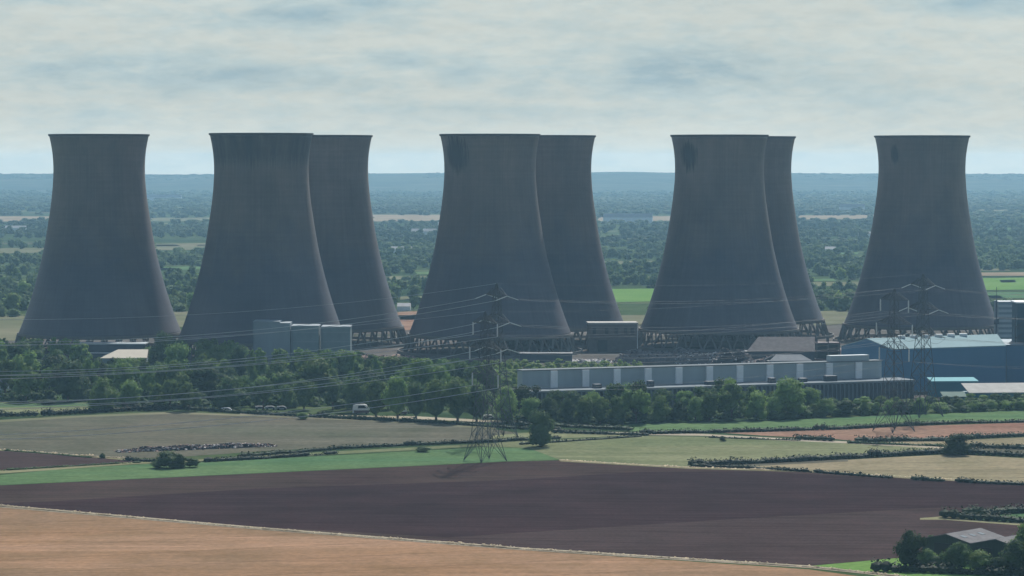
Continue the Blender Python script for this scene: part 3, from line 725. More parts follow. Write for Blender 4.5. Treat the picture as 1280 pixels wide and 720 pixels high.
# dark shed below the first tower and cream roofed shed
e_ = empty('dark_shed', GD(92, 1452), 0, label='long dark flat shed under the lone tower, beside the cream roof', cat='shed')
frame_box(e_, 'wall', 0, 36, 0, 12, 0, 7.6, clad_d); frame_box(e_, 'roof', -.4, 36.4, -.4, 12.4, 7.6, 8.2, clad)
frame_box(e_, 'window_band', 1, 35, -.12, -.003, 3.2, 3.7, clad_l)
e_ = empty('cream_roofed_shed', GD(125, 1378), rad(3), label='shed with broad cream pitched roof among the trees', cat='shed')
crm = plain('cream_roof', (.66, .58, .45), .7, .05); frame_box(e_, 'wall', 1, 22, .5, 15, 0, 5.6, gb2)
rf = MB(); A = [Vector(p) for p in ((0, 0, 5.6), (22.5, 0, 5.6), (22.5, 8, 9.2), (8, 8, 9.2))]; rf.hexa(A, [p + Vector((0, 0, .3)) for p in A])
A = [Vector(p) for p in ((8, 8.01, 9.2), (22.5, 8.01, 9.2), (22.5, 15.5, 5.6), (0, 15.5, 5.6))]; rf.hexa(A, [p + Vector((0, 0, .3)) for p in A]); rf.obj('roof', crm, e_)
# small house left, shed in the yard
e_ = empty('farm_cottage', GD(-14, 1225), rad(-8), label='grey roofed cottage half hidden by trees at the edge of the belt', cat='house')
frame_box(e_, 'wall', 0, 8.5, 0, 6, 0, 4.5, clad_l); rf = MB(); rf.hexa([Vector(p) for p in ((-.3, -.3, 4.5), (8.8, -.3, 4.5), (8.8, 6.3, 4.5), (-.3, 6.3, 4.5))], [Vector(p) for p in ((-.3, 2.9, 7.2), (8.8, 2.9, 7.2), (8.8, 3.1, 7.2), (-.3, 3.1, 7.2))]); rf.obj('roof', roof_l, e_)
e_ = empty('yard_shed', GD(962, 1350), rad(5), label='small dark shed with bright roof behind the long grey building', cat='shed')
frame_box(e_, 'wall', 0, 20, 0, 11, 0, 6.2, clad_d); rf = MB(); A = [Vector(p) for p in ((-.3, -.3, 6.2), (20.3, -.3, 6.2), (16, 5.5, 8.8), (4, 5.5, 8.8))]; rf.hexa(A, [p + Vector((0, 0, .3)) for p in A])
A = [Vector(p) for p in ((4, 5.51, 8.8), (16, 5.51, 8.8), (20.3, 11.3, 6.2), (-.3, 11.3, 6.2))]; rf.hexa(A, [p + Vector((0, 0, .3)) for p in A]); rf.obj('roof', plain('yard_shed_roof', (.24, .25, .26), .95), e_)
e_ = empty('steel_structure', GD(1021, 1392), 0, label='dark open steel structure of stacked floors in front of the tower legs', cat='structure')
st = MB()
for x in (0, 5.5, 11):
    for y in (0, 6): st.box(x - .3, x + .3, y - .3, y + .3, 0, 15)
st.obj('frame', M['steel'], e_)
for z in (4, 8, 12): frame_box(e_, 'floor_deck', -.5, 11.5, -.5, 6.5, z, z + .5, M['redgrey'])
frame_box(e_, 'wall', .4, 10.6, 4, 5.6, .2, 11.8, M['black'])
e_ = empty('grey_hangar', GD(934, 1418), rad(2), label='wide low grey roofed building behind the rubble, at the foot of the towers', cat='building')
frame_box(e_, 'wall', 0, 41, 0, 16, 0, 6.2, clad_d); rf = MB(); A = [Vector(p) for p in ((-.4, -.4, 6.2), (41.4, -.4, 6.2), (35, 12.4, 12.6), (7, 12.4, 12.6))]; rf.hexa(A, [p + Vector((0, 0, .3)) for p in A]); A = [Vector(p) for p in ((7, 12.41, 12.6), (35, 12.41, 12.6), (41.4, 16.4, 6.2), (-.4, 16.4, 6.2))]; rf.hexa(A, [p + Vector((0, 0, .3)) for p in A]); rf.obj('roof', plain('dull_grey_roof', (.135, .12, .118), .95, .25, .4), e_)
for px, D, L, hh, lab in ((650, 1432, 26, 4.2, 'low dark plant room in front of the black stained tower'), (785, 1452, 14, 3.2, 'low white roofed kiosk in the rubble yard near the pump house'), (1085, 1345, 40, 10, 'low grey plant building behind the roof of the blue shed')):
    e_ = empty('plant_room', GD(px, D), 0, label=lab, cat='building')
    frame_box(e_, 'wall', 0, L, 0, 8, 0, hh, clad_d); frame_box(e_, 'roof', -.3, L + .3, -.3, 8.3, hh, hh + .4, roof_l if 'white' in lab else clad_d)
# far white buildings on the plain
for px, py, w_, h_, lab in ((530, 294, 34, 9, 'white roofed barn on the plain between the two tower pairs'), (502, 316, 24, 7, 'white roofed shed on the plain beside the woods'),
                            (205, 251, 90, 16, 'long white works far off under the ridge'), (785, 279, 80, 16, 'pale long building far off on the plain'), (1065, 265, 50, 16, 'white farmhouse far off on the plain'),
                            (560, 285, 30, 9, 'small white roofed barn behind the dark woods'), (1085, 297, 26, 8, 'small white house among the woods'), (505, 388, 9, 5, 'small pale hut on the reddish field between towers'),
                            (1038, 315, 12, 6, 'tiny white cottage among dark trees'), (20, 289, 30, 8, 'pale farm shed in front of the beige field')):
    p = G(px, py); e_ = empty('barn', p, R.uniform(-.15, .15), label=lab, cat='barn')
    frame_box(e_, 'wall', -w_ / 2, w_ / 2, -6, 6, 0, h_ * .6, clad_l)
    rf = MB(); rf.hexa([Vector(q) for q in ((-w_ / 2, -6.4, h_ * .6), (w_ / 2, -6.4, h_ * .6), (w_ / 2, 6.4, h_ * .6), (-w_ / 2, 6.4, h_ * .6))], [Vector(q) for q in ((-w_ / 2, -.2, h_), (w_ / 2, -.2, h_), (w_ / 2, .2, h_), (-w_ / 2, .2, h_))]); rf.obj('roof', plain('far_roof', (.34, .34, .34), .95) if 'FR' not in globals() else FR, e_)
# barn at lower right
bg_ = plain('barn_dark_green', (.035, .05, .045), .7, .15, .6, (4, 4, .3)); br = plain('barn_fibre_roof', (.15, .145, .15), .95, .25, .5)
q0 = G(1153, 699); e_ = empty('farm_barn', q0, rad(-42), label='dark green farm barn with two gables and a grey roof dotted with skylights', cat='barn')
wv = 14.5; dp = 15; eh = 5.2; rh = 6.9
for k in range(2):
    x0 = k * wv; w = MB(); w.hexa([(x0 + .003 * k, 0, 0), (x0 + wv, 0, 0), (x0 + wv, dp, 0), (x0 + .003 * k, dp, 0)], [(x0 + .003 * k, 0, eh), (x0 + wv, 0, eh), (x0 + wv, dp, eh), (x0 + .003 * k, dp, eh)])
    w.poly([(x0, 0, eh), (x0 + wv / 2, 0, rh), (x0 + wv, 0, eh)]); w.poly([(x0, dp, eh), (x0 + wv / 2, dp, rh), (x0 + wv, dp, eh)]); w.obj('wall', bg_, e_)
    for sx in (0, 1):
        rf = MB(); xa = x0 + (0 if sx == 0 else wv); xm = x0 + wv / 2
        A = [Vector(p) for p in ((xa, -.5, eh + .04), (xm, -.5, rh + .04), (xm, dp + .5, rh + .04), (xa, dp + .5, eh + .04))]
        rf.hexa(A, [p + Vector((0, 0, .15)) for p in A]); ro = rf.obj('roof', br, e_)
        for yy in (2, 6, 10):
            for tt in (.45,):
                xa2, xb2 = xa + (xm - xa) * tt, xa + (xm - xa) * (tt + .22); za, zb = eh + (rh - eh) * tt + .22, eh + (rh - eh) * (tt + .22) + .22
                s_ = MB(); A = [Vector(p) for p in ((xa2, yy, za), (xb2, yy, zb), (xb2, yy + 1.5, zb), (xa2, yy + 1.5, za))]; s_.hexa(A, [p + Vector((0, 0, .05)) for p in A]); s_.obj('skylight', roof_l, ro)
frame_box(e_, 'door', 3.6, 8.4, -.15, -.003, 0, 4.6, M['black']); frame_box(e_, 'door', 16, 20.5, -.15, -.003, 0, 4.6, M['black'])

M['far_grey'] = plain('dull_silver', (.25, .26, .27), .6)
# --- vehicles
def vehicle(loc, rz, L, Wd, Hh, body, label, cat, name, stripe=None):
    e_ = empty(name, loc, rz, label=label, cat=cat)
    w = MB(); sec = [(-L / 2, .45), (-L / 2, Hh * .55), (-L * .46, Hh * .92), (-L * .25, Hh), (L * .18, Hh), (L * .33, Hh * .90), (L * .44, Hh * .60), (L / 2, Hh * .48), (L / 2, .45)]
    a = [w.bm.verts.new((x, -Wd / 2, z)) for x, z in sec]; c = [w.bm.verts.new((x, Wd / 2, z)) for x, z in sec]
    w.bm.faces.new(a); w.bm.faces.new(c[::-1])
    for i in range(len(sec)): w.bm.faces.new((a[i], c[i], c[(i + 1) % len(sec)], a[(i + 1) % len(sec)]))
    w.obj('body', body, e_)
    for sy in (-1, 1):
        q = MB(); y = sy * (Wd / 2 + .02); pts = [(-L * .2, Hh * .60), (-L * .17, Hh * .88), (L * .16, Hh * .88), (L * .33, Hh * .62)]
        q.hexa([(x, y - .015, z) for x, z in pts], [(x, y + .015, z) for x, z in pts]); q.obj('side_window', M['glass'], e_)
        if stripe: frame_box(e_, 'stripe', -L * .44, L * .46, min(y - .04, y + .04), max(y - .04, y + .04), .5, Hh * .40, stripe)
    for x in (-L * .3, L * .3):
        for sy in (-1, 1):
            q = MB(); q.bar((x, sy * (Wd / 2 - .25), .42), (x, sy * (Wd / 2 + .03), .42), .42, 12); q.obj('wheel', M['tyre'], e_)
    return e_
vehicle(G(451.5, 517.5), rad(4), 6.8, 2.4, 3.9, M['white'], 'large white van with red brown lower side, at a gap in the trees', 'van', 'white_van', M['redgrey'])
vehicle(G(502, 518.5), rad(20), 4.2, 1.9, 3.0, M['white'], 'small white van behind the tree trunks by the roadside', 'van', 'white_van', M['redgrey'])
vehicle(G(611, 524), rad(5), 4.3, 1.8, 1.7, M['white'], 'white car seen between the feet of the nearest pylons', 'car', 'parked_car')
vehicle(G(217, 503), rad(-15), 4.4, 1.8, 1.9, M['white'], 'white car parked in shade of the belt behind the left hand hedge', 'car', 'parked_car')
vehicle(G(283, 514.5), rad(5), 4.4, 1.8, 1.6, clad_l, 'pale grey car on the lane at the bend of the field edge', 'car', 'parked_car')
for i, px in enumerate((325, 338, 352)):
    vehicle(G(px, 512.5), rad(5), 4.2, 1.8, 1.6, M['far_grey'], '%s of three cars parked in line below the dark trees' % ORD[i], 'car', 'parked_car')['group'] = 'cars parked in line below the trees'

# --- rubble
def heap(px, D, Lx, Ly, h, n, mats, label, name='rubble_heap', lump=.9):
    g = np.random.default_rng(int(px)); c = GD(px, D)
    xs_, ys_ = np.linspace(-1, 1, 48), np.linspace(-1, 1, 14); gx, gy = np.meshgrid(xs_, ys_)
    hh = np.clip(1 - gx ** 4 - gy ** 2 * 1.0, 0, 1) ** .6 * h * (.55 + .6 * vnoise(gx * Lx / 7 + 3 + gy, int(px) % 17)) + g.normal(0, .12, gx.shape) * np.clip(1 - gx ** 2 - gy ** 2, 0, 1) - .05
    V = np.stack([gx * Lx / 2, gy * Ly / 2, hh], -1).reshape(-1, 3); nx = 48
    ii = (np.arange(13)[:, None] * nx + np.arange(47)[None]).ravel()
    me = np_mesh('heap', V, [np.stack([ii, ii + 1, ii + nx + 1, ii + nx], 1)], mats[0])
    for mm in mats[1:]: me.materials.append(mm)
    bm = bmesh.new(); bm.from_mesh(me)
    for k in range(n):
        j = g.integers(len(V)); p = Vector(V[j]) + Vector((g.normal(0, .5), g.normal(0, .5), .15)); sx, sy, sz = g.uniform(.25, 1, 3) * lump
        mi = int(g.integers(len(mats))); res = bmesh.ops.create_cube(bm, size=1, matrix=Matrix.Translation(p) @ Matrix.Rotation(g.uniform(0, 6), 4, 'Z') @ Matrix.Rotation(g.normal(0, .5), 4, 'X') @ Matrix.Diagonal((sx * 1.6, sy, sz * .8, 1)))
        for f in {f for v in res['verts'] for f in v.link_faces}: f.material_index = mi
    bm.to_mesh(me); bm.free()
    return tag(link(name, me, loc=c), label, 'rubble heap', kind='thing')
gr1 = plain('rubble_grey', (.13, .12, .12), .95, .3, 1); gr2 = plain('rubble_pale', (.55, .52, .50), .9, .2, 1); gr3 = plain('rubble_dark', (.05, .045, .05), .95, .2, 1)
gpk = plain('rubble_pink', (.30, .20, .17), .95, .2, 1)
heap(825, 1440, 46, 20, 7.0, 160, (gr1, gr3, gr1), 'broad dark grey mound of crushed rubble near the pump house')
heap(888, 1428, 34, 16, 6, 260, (gr1, gr2, gr3, gr2), 'heap of broken white and dark scrap in the yard')
heap(915, 1400, 22, 12, 8.5, 140, (gr3, gr1, gr2), 'tall dark heap with white slabs leaning on its crest')
heap(968, 1392, 34, 12, 6, 160, (gr1, gpk, gr2), 'grey and pinkish heap in front of the low grey hangar')
heap(470, 1440, 46, 14, 3.4, 160, (gpk, gr3, gr1), 'reddish scrap heap below the legs of the half hidden tower')
heap(735, 1435, 26, 8, 1.6, 90, (gr2, gr2, gr1), 'low strip of pale rubble behind the green scrub')
heap(1035, 1490, 24, 12, 5, 120, (gpk, gr1, gr2), 'pinkish heap at the foot of the tower next to the steel structure')
heap(246, 1000, 56, 6.0, 1.3, 620, (gr3, gr3, gpk, gr2), 'long low heap of dark clods and pale stones on the grey green field', 'clod_heap', .75).rotation_euler = (0, 0, rad(22))

# --- hedges
def hedge(pts, h, wd, label, dark=True, gaps=0.0, name='hedge', mat=None):
    W_ = [G(*p) for p in pts]; base = W_[0]; C = []; Nn = []; core = []
    g = np.random.default_rng(int(pts[0][0] * 3 + pts[0][1] * 7) % 9999)
    tri = []; VV = []; off = 0; L0 = 0
    for a, b_ in zip(W_, W_[1:]):
        L = (b_ - a).length; n = int(L * h * 4.2 + 4); t = g.uniform(0, 1, n); s = L0 + t * L
        hh = h * .8 * (.55 + .6 * vnoise(s / 5.0, 2) + .35 * vnoise(s / 1.7, 3) + .5 * (vnoise(s / 14.0, 7) > .8)) * (1 if not gaps else np.where(vnoise(s / 9.0, 5) > gaps, 1, .15))
        th = g.uniform(0, math.pi, n); dr = (b_ - a).normalized(); pr = Vector((-dr.y, dr.x, 0))
        P = np.array(a - base)[None] + np.outer(t * L, np.array(dr)) + np.outer(np.cos(th) * wd / 2, np.array(pr)); P[:, 2] = np.sin(th) ** .6 * hh * g.uniform(.8, 1.05, n)
        C.append(P); Nn.append(np.outer(np.cos(th), np.array(pr)) + np.outer(np.sin(th), [0, 0, 1]))
        m_ = max(2, int(L / 2.2))
        for k in range(m_):
            s1 = L0 + (k + .5) * L / m_; h1 = h * .8 * (.55 + .6 * float(vnoise(s1 / 5.0, 2)) + .5 * (float(vnoise(s1 / 14.0, 7)) > .8))
            if gaps and vnoise(s1 / 9.0, 5) <= gaps: continue
            iv, fi = ICO1; q = iv * (L / m_ * .8, L / m_ * .8, h1 * .48) * (1, 1, 1); q = q * (1, 1, 1)
            rot = np.stack([q[:, 0] * dr.x * 1.0 + q[:, 1] * pr.x * (wd * .42 / (L / m_ * .8)), q[:, 0] * dr.y + q[:, 1] * pr.y * (wd * .42 / (L / m_ * .8)), q[:, 2] + h1 * .44], 1)
            VV.append(rot + np.array(a - base)[None] + np.array(dr)[None] * ((k + .5) * L / m_)); tri.append(fi + off); off += len(iv)
        L0 += L
    C = np.concatenate(C); V, q = leaf_cloud(C, np.concatenate(Nn), .34, g)
    if VV: V2 = np.concatenate(VV); tri = [np.concatenate(tri) + len(V)]; V = np.concatenate([V, V2])
    else: tri = []
    me = np_mesh(name, V, [q] + tri, M[mat or ('hedge' if dark else 'leaf_dark')])
    return tag(link(name, me, loc=base), label, 'dry grass' if mat == 'dry' else 'hedge', kind='stuff' if mat == 'dry' else None)
hedge([(-200, 612), (0, 633), (320, 660.8), (640, 685.8), (1012, 709), (1075, 715.5), (1140, 723)], .55, 2.0, 'ragged strip of bleached grass between the stubble and the ploughed field', name='dry_grass', mat='dry')
hedge([(-100, 561), (0, 562.3), (110, 570.5), (160, 573.5)], .5, 1.6, 'bleached grass line above the small brown plot', name='dry_grass', mat='dry')
hedge([(700, 575.8), (860, 584.8), (1000, 589), (1280, 605), (1400, 612)], .45, 1.5, 'pale grass edge along the top of the ploughed field', name='dry_grass', mat='dry')
hedge([(-60, 521.5), (47, 520)], 2.6, 3, 'dark clipped hedge at the edge of the small green paddock, before the gap')
hedge([(52, 520), (110, 516.5), (170, 513.5), (228, 511.5)], 2.6, 3, 'dark hedge from the paddock gap to the bend in the lane')
hedge([(228, 511.5), (290, 516), (330, 518.5), (440, 524), (560, 530), (640, 536), (700, 538)], 1.9, 3, 'long low hedge below the belt of trees, ending near the lone dark tree')
hedge([(110, 504), (150, 508), (225, 507)], 2.0, 3, 'scrubby hedge along the lane under the big trees', False)
hedge([(300, 572), (330, 569), (430, 561), (520, 556.5), (600, 553.5), (648, 551), (700, 548)], 1.5, 2.4, 'thin dark hedge between the grey green field and the young crop')
hedge([(248, 578), (330, 573.5), (420, 567)], 1.6, 3, 'bushy hedge beside the round dark bush above the young crop', True, .35)
hedge([(150, 575.5), (196, 577.5), (212, 577)], 1.4, 3, 'short ragged hedge left of the round dark bush', True, .3)
hedge([(0, 563), (60, 567.5), (125, 573.5)], .6, 1.6, 'thin bleached hedge line above the small brown plot', False, .3)
hedge([(640, 531.5), (700, 533.5), (760, 536.5), (790, 538)], 1.8, 4, 'dark hedge running from the lone tree to the light green strip')
hedge([(690, 541), (760, 543), (810, 544.5)], 1.6, 3.4, 'second dark hedge just below, alongside the pale track')
hedge([(650, 556), (740, 550), (800, 546)], .9, 2, 'thin dark hedge line between the lone dark tree and the track')
hedge([(800, 543), (960, 539.5), (1060, 536.5), (1130, 532.5), (1200, 529.5), (1290, 528), (1400, 525)], 1.9, 3, 'hedge between the bright green strip and the bare orange field')
hedge([(880, 547), (1000, 551)], .7, 1.6, 'thin hedge along the pale track below the bare orange field', True, .3)
hedge([(980, 548.5), (1042, 551.5)], 2.2, 3, 'row of four low bushes on the edge of the orange field', True, .42)
hedge([(1070, 553.5), (1120, 551.5), (1180, 551), (1215, 549)], 2.2, 4.5, 'hedge between the orange field and the pale lane, up to the round bush')
hedge([(1212, 548.5), (1290, 545), (1400, 543)], 2.0, 3, 'hedge from the round bush along the orange field')
hedge([(1060, 554), (1120, 556), (1180, 558)], 1.0, 3, 'low hedge on the near side of the pale lane', False)
hedge([(1212, 559.5), (1290, 562), (1400, 566)], 1.9, 3, 'hedge right of the round bush above the grey green strip')
hedge([(862, 583), (940, 579.5), (1000, 576.5), (1100, 571), (1180, 566.5), (1280, 571), (1400, 577)], 2.4, 4.2, 'thick dark hedge above the straw coloured field')
hedge([(865, 584), (930, 585.5), (1010, 590)], 1.4, 2.5, 'dark hedge splitting from the thick hedge at the tip of the ploughed field')
hedge([(1010, 590), (1060, 594), (1115, 598)], 1.2, 2.4, 'broken hedge along the ploughed field below the straw field', True, .3)
hedge([(1140, 600), (1180, 602)], 1.4, 2.4, 'short dark hedge piece below the straw field', True, .2)
hedge([(1195, 602.5), (1240, 605), (1290, 607), (1400, 612)], 1.4, 3, 'hedge at the corner of the ploughed field below the straw field')
hedge([(1176, 647), (1230, 650.5), (1300, 655), (1400, 658)], 2.6, 4, 'thick dark hedge ending in a point above the barn')
hedge([(1205, 645), (1280, 641), (1400, 640)], 2.6, 4, 'upper dark hedge of the pair above the barn')
hedge([(1090, 714), (1160, 716), (1230, 719), (1400, 724)], 2.6, 4, 'dark hedge in front of the barn trees')
hedge([(0, 588.5), (60, 585), (150, 579.5), (175, 578.5)], .7, 1.6, 'faint scrubby hedge between the brown plot and the young crop', False, .3)

# --- single trees and bushes of the fields
def px_tree(px, py, hpx, wpx, kind, mat, label, cat='tree', group=None, name='broadleaf_tree', hi=True):
    p = G(px, py); s = F / p.y
    return tree(p, hpx / s, wpx / s / .88, kind, mat, label, cat, group, name, hi)
px_tree(675.5, 558, 46, 38, 'low', 'leaf_dark', 'lone dark narrow tree standing in the pale meadow right of the pylons')
px_tree(1195, 569, 29, 42, 'low', 'leaf_dark', 'big round dark bush where the hedges meet above the straw field', 'bush', name='bush')
px_tree(206, 585, 22, 38, 'low', 'leaf_dark', 'round dark bush on the edge of the young crop by the clod heap', 'bush', name='bush')
px_tree(224, 585, 19, 24, 'low', 'leaf_dark', 'lower dark bush joined to the round one by the clod heap', 'bush', name='bush')
px_tree(240, 584, 12, 22, 'low', 'leaf_dark', 'smallest dark bush at the tail of the clod heap clump', 'bush', name='bush')
px_tree(903, 551.5, 7, 9, 'low', 'leaf_dark', 'small dark bush alone on the pale track', 'bush', name='bush')
px_tree(529, 565, 7, 22, 'low', 'leaf_dark', 'flat dark bush in the young crop left of the nearest pylon', 'bush', name='bush')
px_tree(378, 524, 9, 18, 'low', 'leaf', 'small bush by the hedge left of the white van', 'bush', name='bush')
px_tree(128, 573, 7, 9, 'low', 'leaf_dark', 'tiny dark bush at the tip of the brown plot', 'bush', name='bush')
px_tree(58, 506, 7, 30, 'low', 'leaf_dark', 'flat dark bush in the small green paddock', 'bush', name='bush')
px_tree(1137, 710, 50, 42, 'low', 'leaf_dark', 'tall dark tree at the left end of the barn trees')
for i, (px, py, h_, w_, k_, t_) in enumerate(((1160, 711, 26, 34, 'round', 'leafy tree in front of the barn wall, next to the tall dark one'), (1179, 713, 22, 32, 'low', 'small bushy tree below the first barn gable'), (1198, 714, 38, 40, 'round', 'round tree between the two barn gables, darkest in the middle'),
                                         (1224, 716, 30, 42, 'round', 'broad tree in front of the second barn gable'), (1164, 690, 22, 22, 'low', 'tree close against the left end of the barn'), (1268, 716, 44, 44, 'low', 'bushy tree at the right end of the barn'), (1286, 712, 62, 56, 'round', 'large tree standing over the barn roof at the edge of view'), (1292, 716, 50, 44, 'low', 'low spreading tree at the very corner by the barn'), (1247, 717, 22, 26, 'low', 'little tree beside the second barn gable'))):
    px_tree(px, py, h_, w_, k_, 'leaf_dark' if i % 3 else 'leaf', t_, group=None)

# --- the tree belt left of the pylons, the row with trunks and the belt in front of the grey building
def canopy(px):
    return float(np.interp(px, [-60, 0, 40, 95, 110, 180, 190, 212, 222, 245, 262, 290, 300, 318, 330, 435, 470, 500, 560, 610, 640],
                           [424, 424, 421, 424, 448, 448, 424, 424, 426, 424, 424, 426, 432, 435, 436, 436, 446, 448, 450, 456, 470]))
rows = [(512, 'front', 30, 40), (500, 'second', 28, 36), (488, 'third', 28, 36), (476, 'fourth', 28, 34), (464, 'fifth', 28, 30), (455, 'hindmost', 28, 28)]
GRP = 'trees of the belt left of the pylons'
marks = [(0, 'left of the cream roofed shed'), (125, 'below the cream roofed shed'), (215, 'below the lone tower flank'), (300, 'below the grey clad blocks'), (430, 'between the clad blocks and the nearest pylons'), (600, 'beside the nearest pylons')]
def where(px):
    w_ = marks[0][1]
    for x, t_ in marks:
        if px >= x: w_ = t_
    return w_
for y0, rn, hpx, sp_ in rows:
    px = -70.0; cnt = {}
    while px < 628:
        y = y0 + R.uniform(-2.5, 2.5); top = canopy(px)
        if (y0 >= 505 and not (110 < px < 640)): px += 20; continue
        if y0 < 480 and px > 585: px += 20; continue
        if y0 == 464 and 312 < px < 440: pass
        hh = min(R.uniform(.8, 1.65) * hpx * 1.2, max(0, y - top + 2))
        if hh < 11: px += 14; continue
        if y0 >= 505: hh = min(hh, R.uniform(34, 44))
        k_ = R.choice(['round', 'low', 'low', 'loose', 'loose', 'tall' if y0 < 500 else 'low']); mt_ = R.choice(['leaf', 'leaf', 'leaf', 'leaf_dark', 'leaf_dark'])
        if 238 < px < 292 and y0 < 480: mt_ = 'leaf_light'; 
        w_ = R.uniform(.7, 1.45) * max(hh * .8, 18)
        if 186 < px < 214 and y0 < 480: k_ = 'tall'; mt_ = 'leaf_dark'; w_ = hh * .9
        p = G(px, y)
        if not hits_tower(p, 52):
            wh = where(px); cnt[wh] = cnt.get(wh, 0) + 1
            col_ = {'leaf': 'mid green', 'leaf_dark': 'dark green', 'leaf_light': 'light green'}[mt_]
            kd = {'round': 'round headed', 'low': 'bushy', 'loose': 'loose crowned', 'tall': 'narrow pointed'}[k_]
            px_tree(px, y, hh, w_, k_, mt_, '%s tree, %s in the %s row %s' % (col_, ordn(cnt[wh] - 1), rn, wh), group=GRP, hi=(y0 > 470), name='poplar_tree' if k_ == 'tall' else 'broadleaf_tree')
        px += w_ * R.uniform(.78, .98)
px_tree(186, 452, 24, 14, 'tall', 'leaf_dark', 'dark pointed tree rising before the cream roof, nearest to it', name='conifer_tree')
px_tree(168, 462, 20, 12, 'tall', 'leaf_dark', 'dark pointed tree standing out against the cream roof', name='conifer_tree')
px_tree(205, 455, 42, 26, 'low', 'leaf_dark', 'tallest dark tree at the foot of the lone tower flank')
px_tree(226, 452, 30, 40, 'round', 'leaf', 'broad round tree over the right foot of the lone tower')
px_tree(260, 458, 36, 34, 'loose', 'leaf_light', 'pale yellow green feathery tree between the lone tower and the dark banded one')
px_tree(282, 460, 30, 26, 'loose', 'leaf_light', 'second pale green feathery tree beside the dark banded tower foot')
px_tree(490, 478, 34, 44, 'round', 'leaf_light', 'light green spreading tree below the legs of the half hidden tower')
px_tree(398, 478, 26, 24, 'tall', 'leaf_light', 'pale conical tree standing out in the dark belt below the clad blocks', name='conifer_tree')
trow = [(444, 515, 46, 40), (470, 521, 50, 38), (497, 523, 55, 42), (520, 524, 48, 34), (545, 526, 56, 46), (572, 527, 58, 50), (596, 527, 48, 34), (634, 526, 44, 34)]
for i, (px, y, h_, w_) in enumerate(trow):
    px_tree(px, y, h_, w_, 'round', 'leaf' if i % 3 else 'leaf_dark', '%s round dark tree of the roadside row with bare trunks, counting from the white van' % ORD[i], group='roadside row with bare trunks')
# belt before the grey building
def canopy2(px): return float(np.interp(px, [630, 650, 700, 740, 780, 800, 840, 870, 905, 925, 960, 985, 1010, 1020, 1060, 1150, 1200, 1300, 1400], [478, 480, 484, 486, 474, 474, 490, 486, 470, 472, 490, 474, 480, 493, 492, 494, 492, 490, 488]))
marks2 = [(0, 'under the left half of the grey building'), (790, 'under the middle of the grey building'), (960, 'under the right end of the grey building'), (1130, 'below the blue shed'), (1215, 'below the white roofed shed')]
for off_y, rn in ((-7, 'back'), (0, 'front')):
    px = 634.0; cnt = {}
    while px < 1400:
        yb = float(np.interp(px, [630, 740, 960, 1100, 1280, 1400], [529, 530, 524, 518, 512, 508])) + off_y; top = canopy2(px)
        hh = (yb - top) * (R.uniform(.92, 1.04) if off_y else R.uniform(.68, .88)); w_ = max(17, hh * R.uniform(.72, 1.0)); 
        if px > 1015: w_ = R.uniform(14, 34); hh *= R.uniform(.75, 1.1)
        wh = [t_ for x, t_ in marks2 if px >= x][-1]; cnt[wh] = cnt.get(wh, 0) + 1
        k_ = R.choice(['round', 'low', 'low', 'loose']); mt_ = R.choice(['leaf', 'leaf', 'leaf_dark', 'leaf'])
        px_tree(px, yb, hh, w_, k_, mt_, '%s tree, %s in the %s row %s' % ({'leaf': 'mid green', 'leaf_dark': 'dark green'}[mt_], ordn(cnt[wh] - 1), rn, wh), group='trees of the belt below the grey building')
        px += w_ * R.uniform(.68, .86)
px_tree(985, 522, 52, 50, 'low', 'leaf', 'largest dome shaped tree of the belt below the grey building')
px_tree(914, 524, 54, 34, 'round', 'leaf', 'tallest tree of the belt, rising over the pale roof strip')
px_tree(800, 527, 53, 36, 'round', 'leaf_dark', 'tall dark tree rising over the roof strip near the middle of the building')
# scrub behind the grey building
gs = np.random.default_rng(5); C = []
base = GD(700, 1360)
VV, QQ, TT = [], [], []; off = 0
cl = [crown_arrays(900 + i, 'low', 160, .09) for i in range(4)]
def baked(name, pts, mat, label, cat, kind, base=Vector((0, 0, 0)), lib=cl):
    VV, QQ, TT = [], [], []; off = 0
    for (p, h_, w_) in pts:
        V, q, t3 = lib[R.randrange(len(lib))]; a = R.uniform(0, 6.28); ca, sa = math.cos(a), math.sin(a)
        P = np.stack([(V[:, 0] * ca - V[:, 1] * sa) * w_, (V[:, 0] * sa + V[:, 1] * ca) * w_, V[:, 2] * h_], 1) + np.array(p - base)
        VV.append(P); QQ.append(q + off); TT.append(t3 + off); off += len(V)
    me = np_mesh(name, np.concatenate(VV), [np.concatenate(QQ), np.concatenate(TT)], M[mat])
    return tag(link(name, me, loc=base), label, cat, kind=kind)
pts = []
for _ in range(330):
    px = R.uniform(628, 800) if R.random() < .75 else R.uniform(800, 1010)
    D = R.uniform(1255, 1400)
    if px > 800 and D > 1330: continue
    pts.append((GD(px, D), R.uniform(1.5, 4.8), R.uniform(3, 7)))
for _ in range(260):
    px = R.uniform(430, 640); D = R.uniform(1330, 1420); pts.append((GD(px, D), R.uniform(1.5, 4), R.uniform(3, 7)))
baked('scrub_undergrowth', pts, 'leaf_light', 'light green scrub overgrowing the yard behind the long grey building', 'undergrowth', 'stuff')
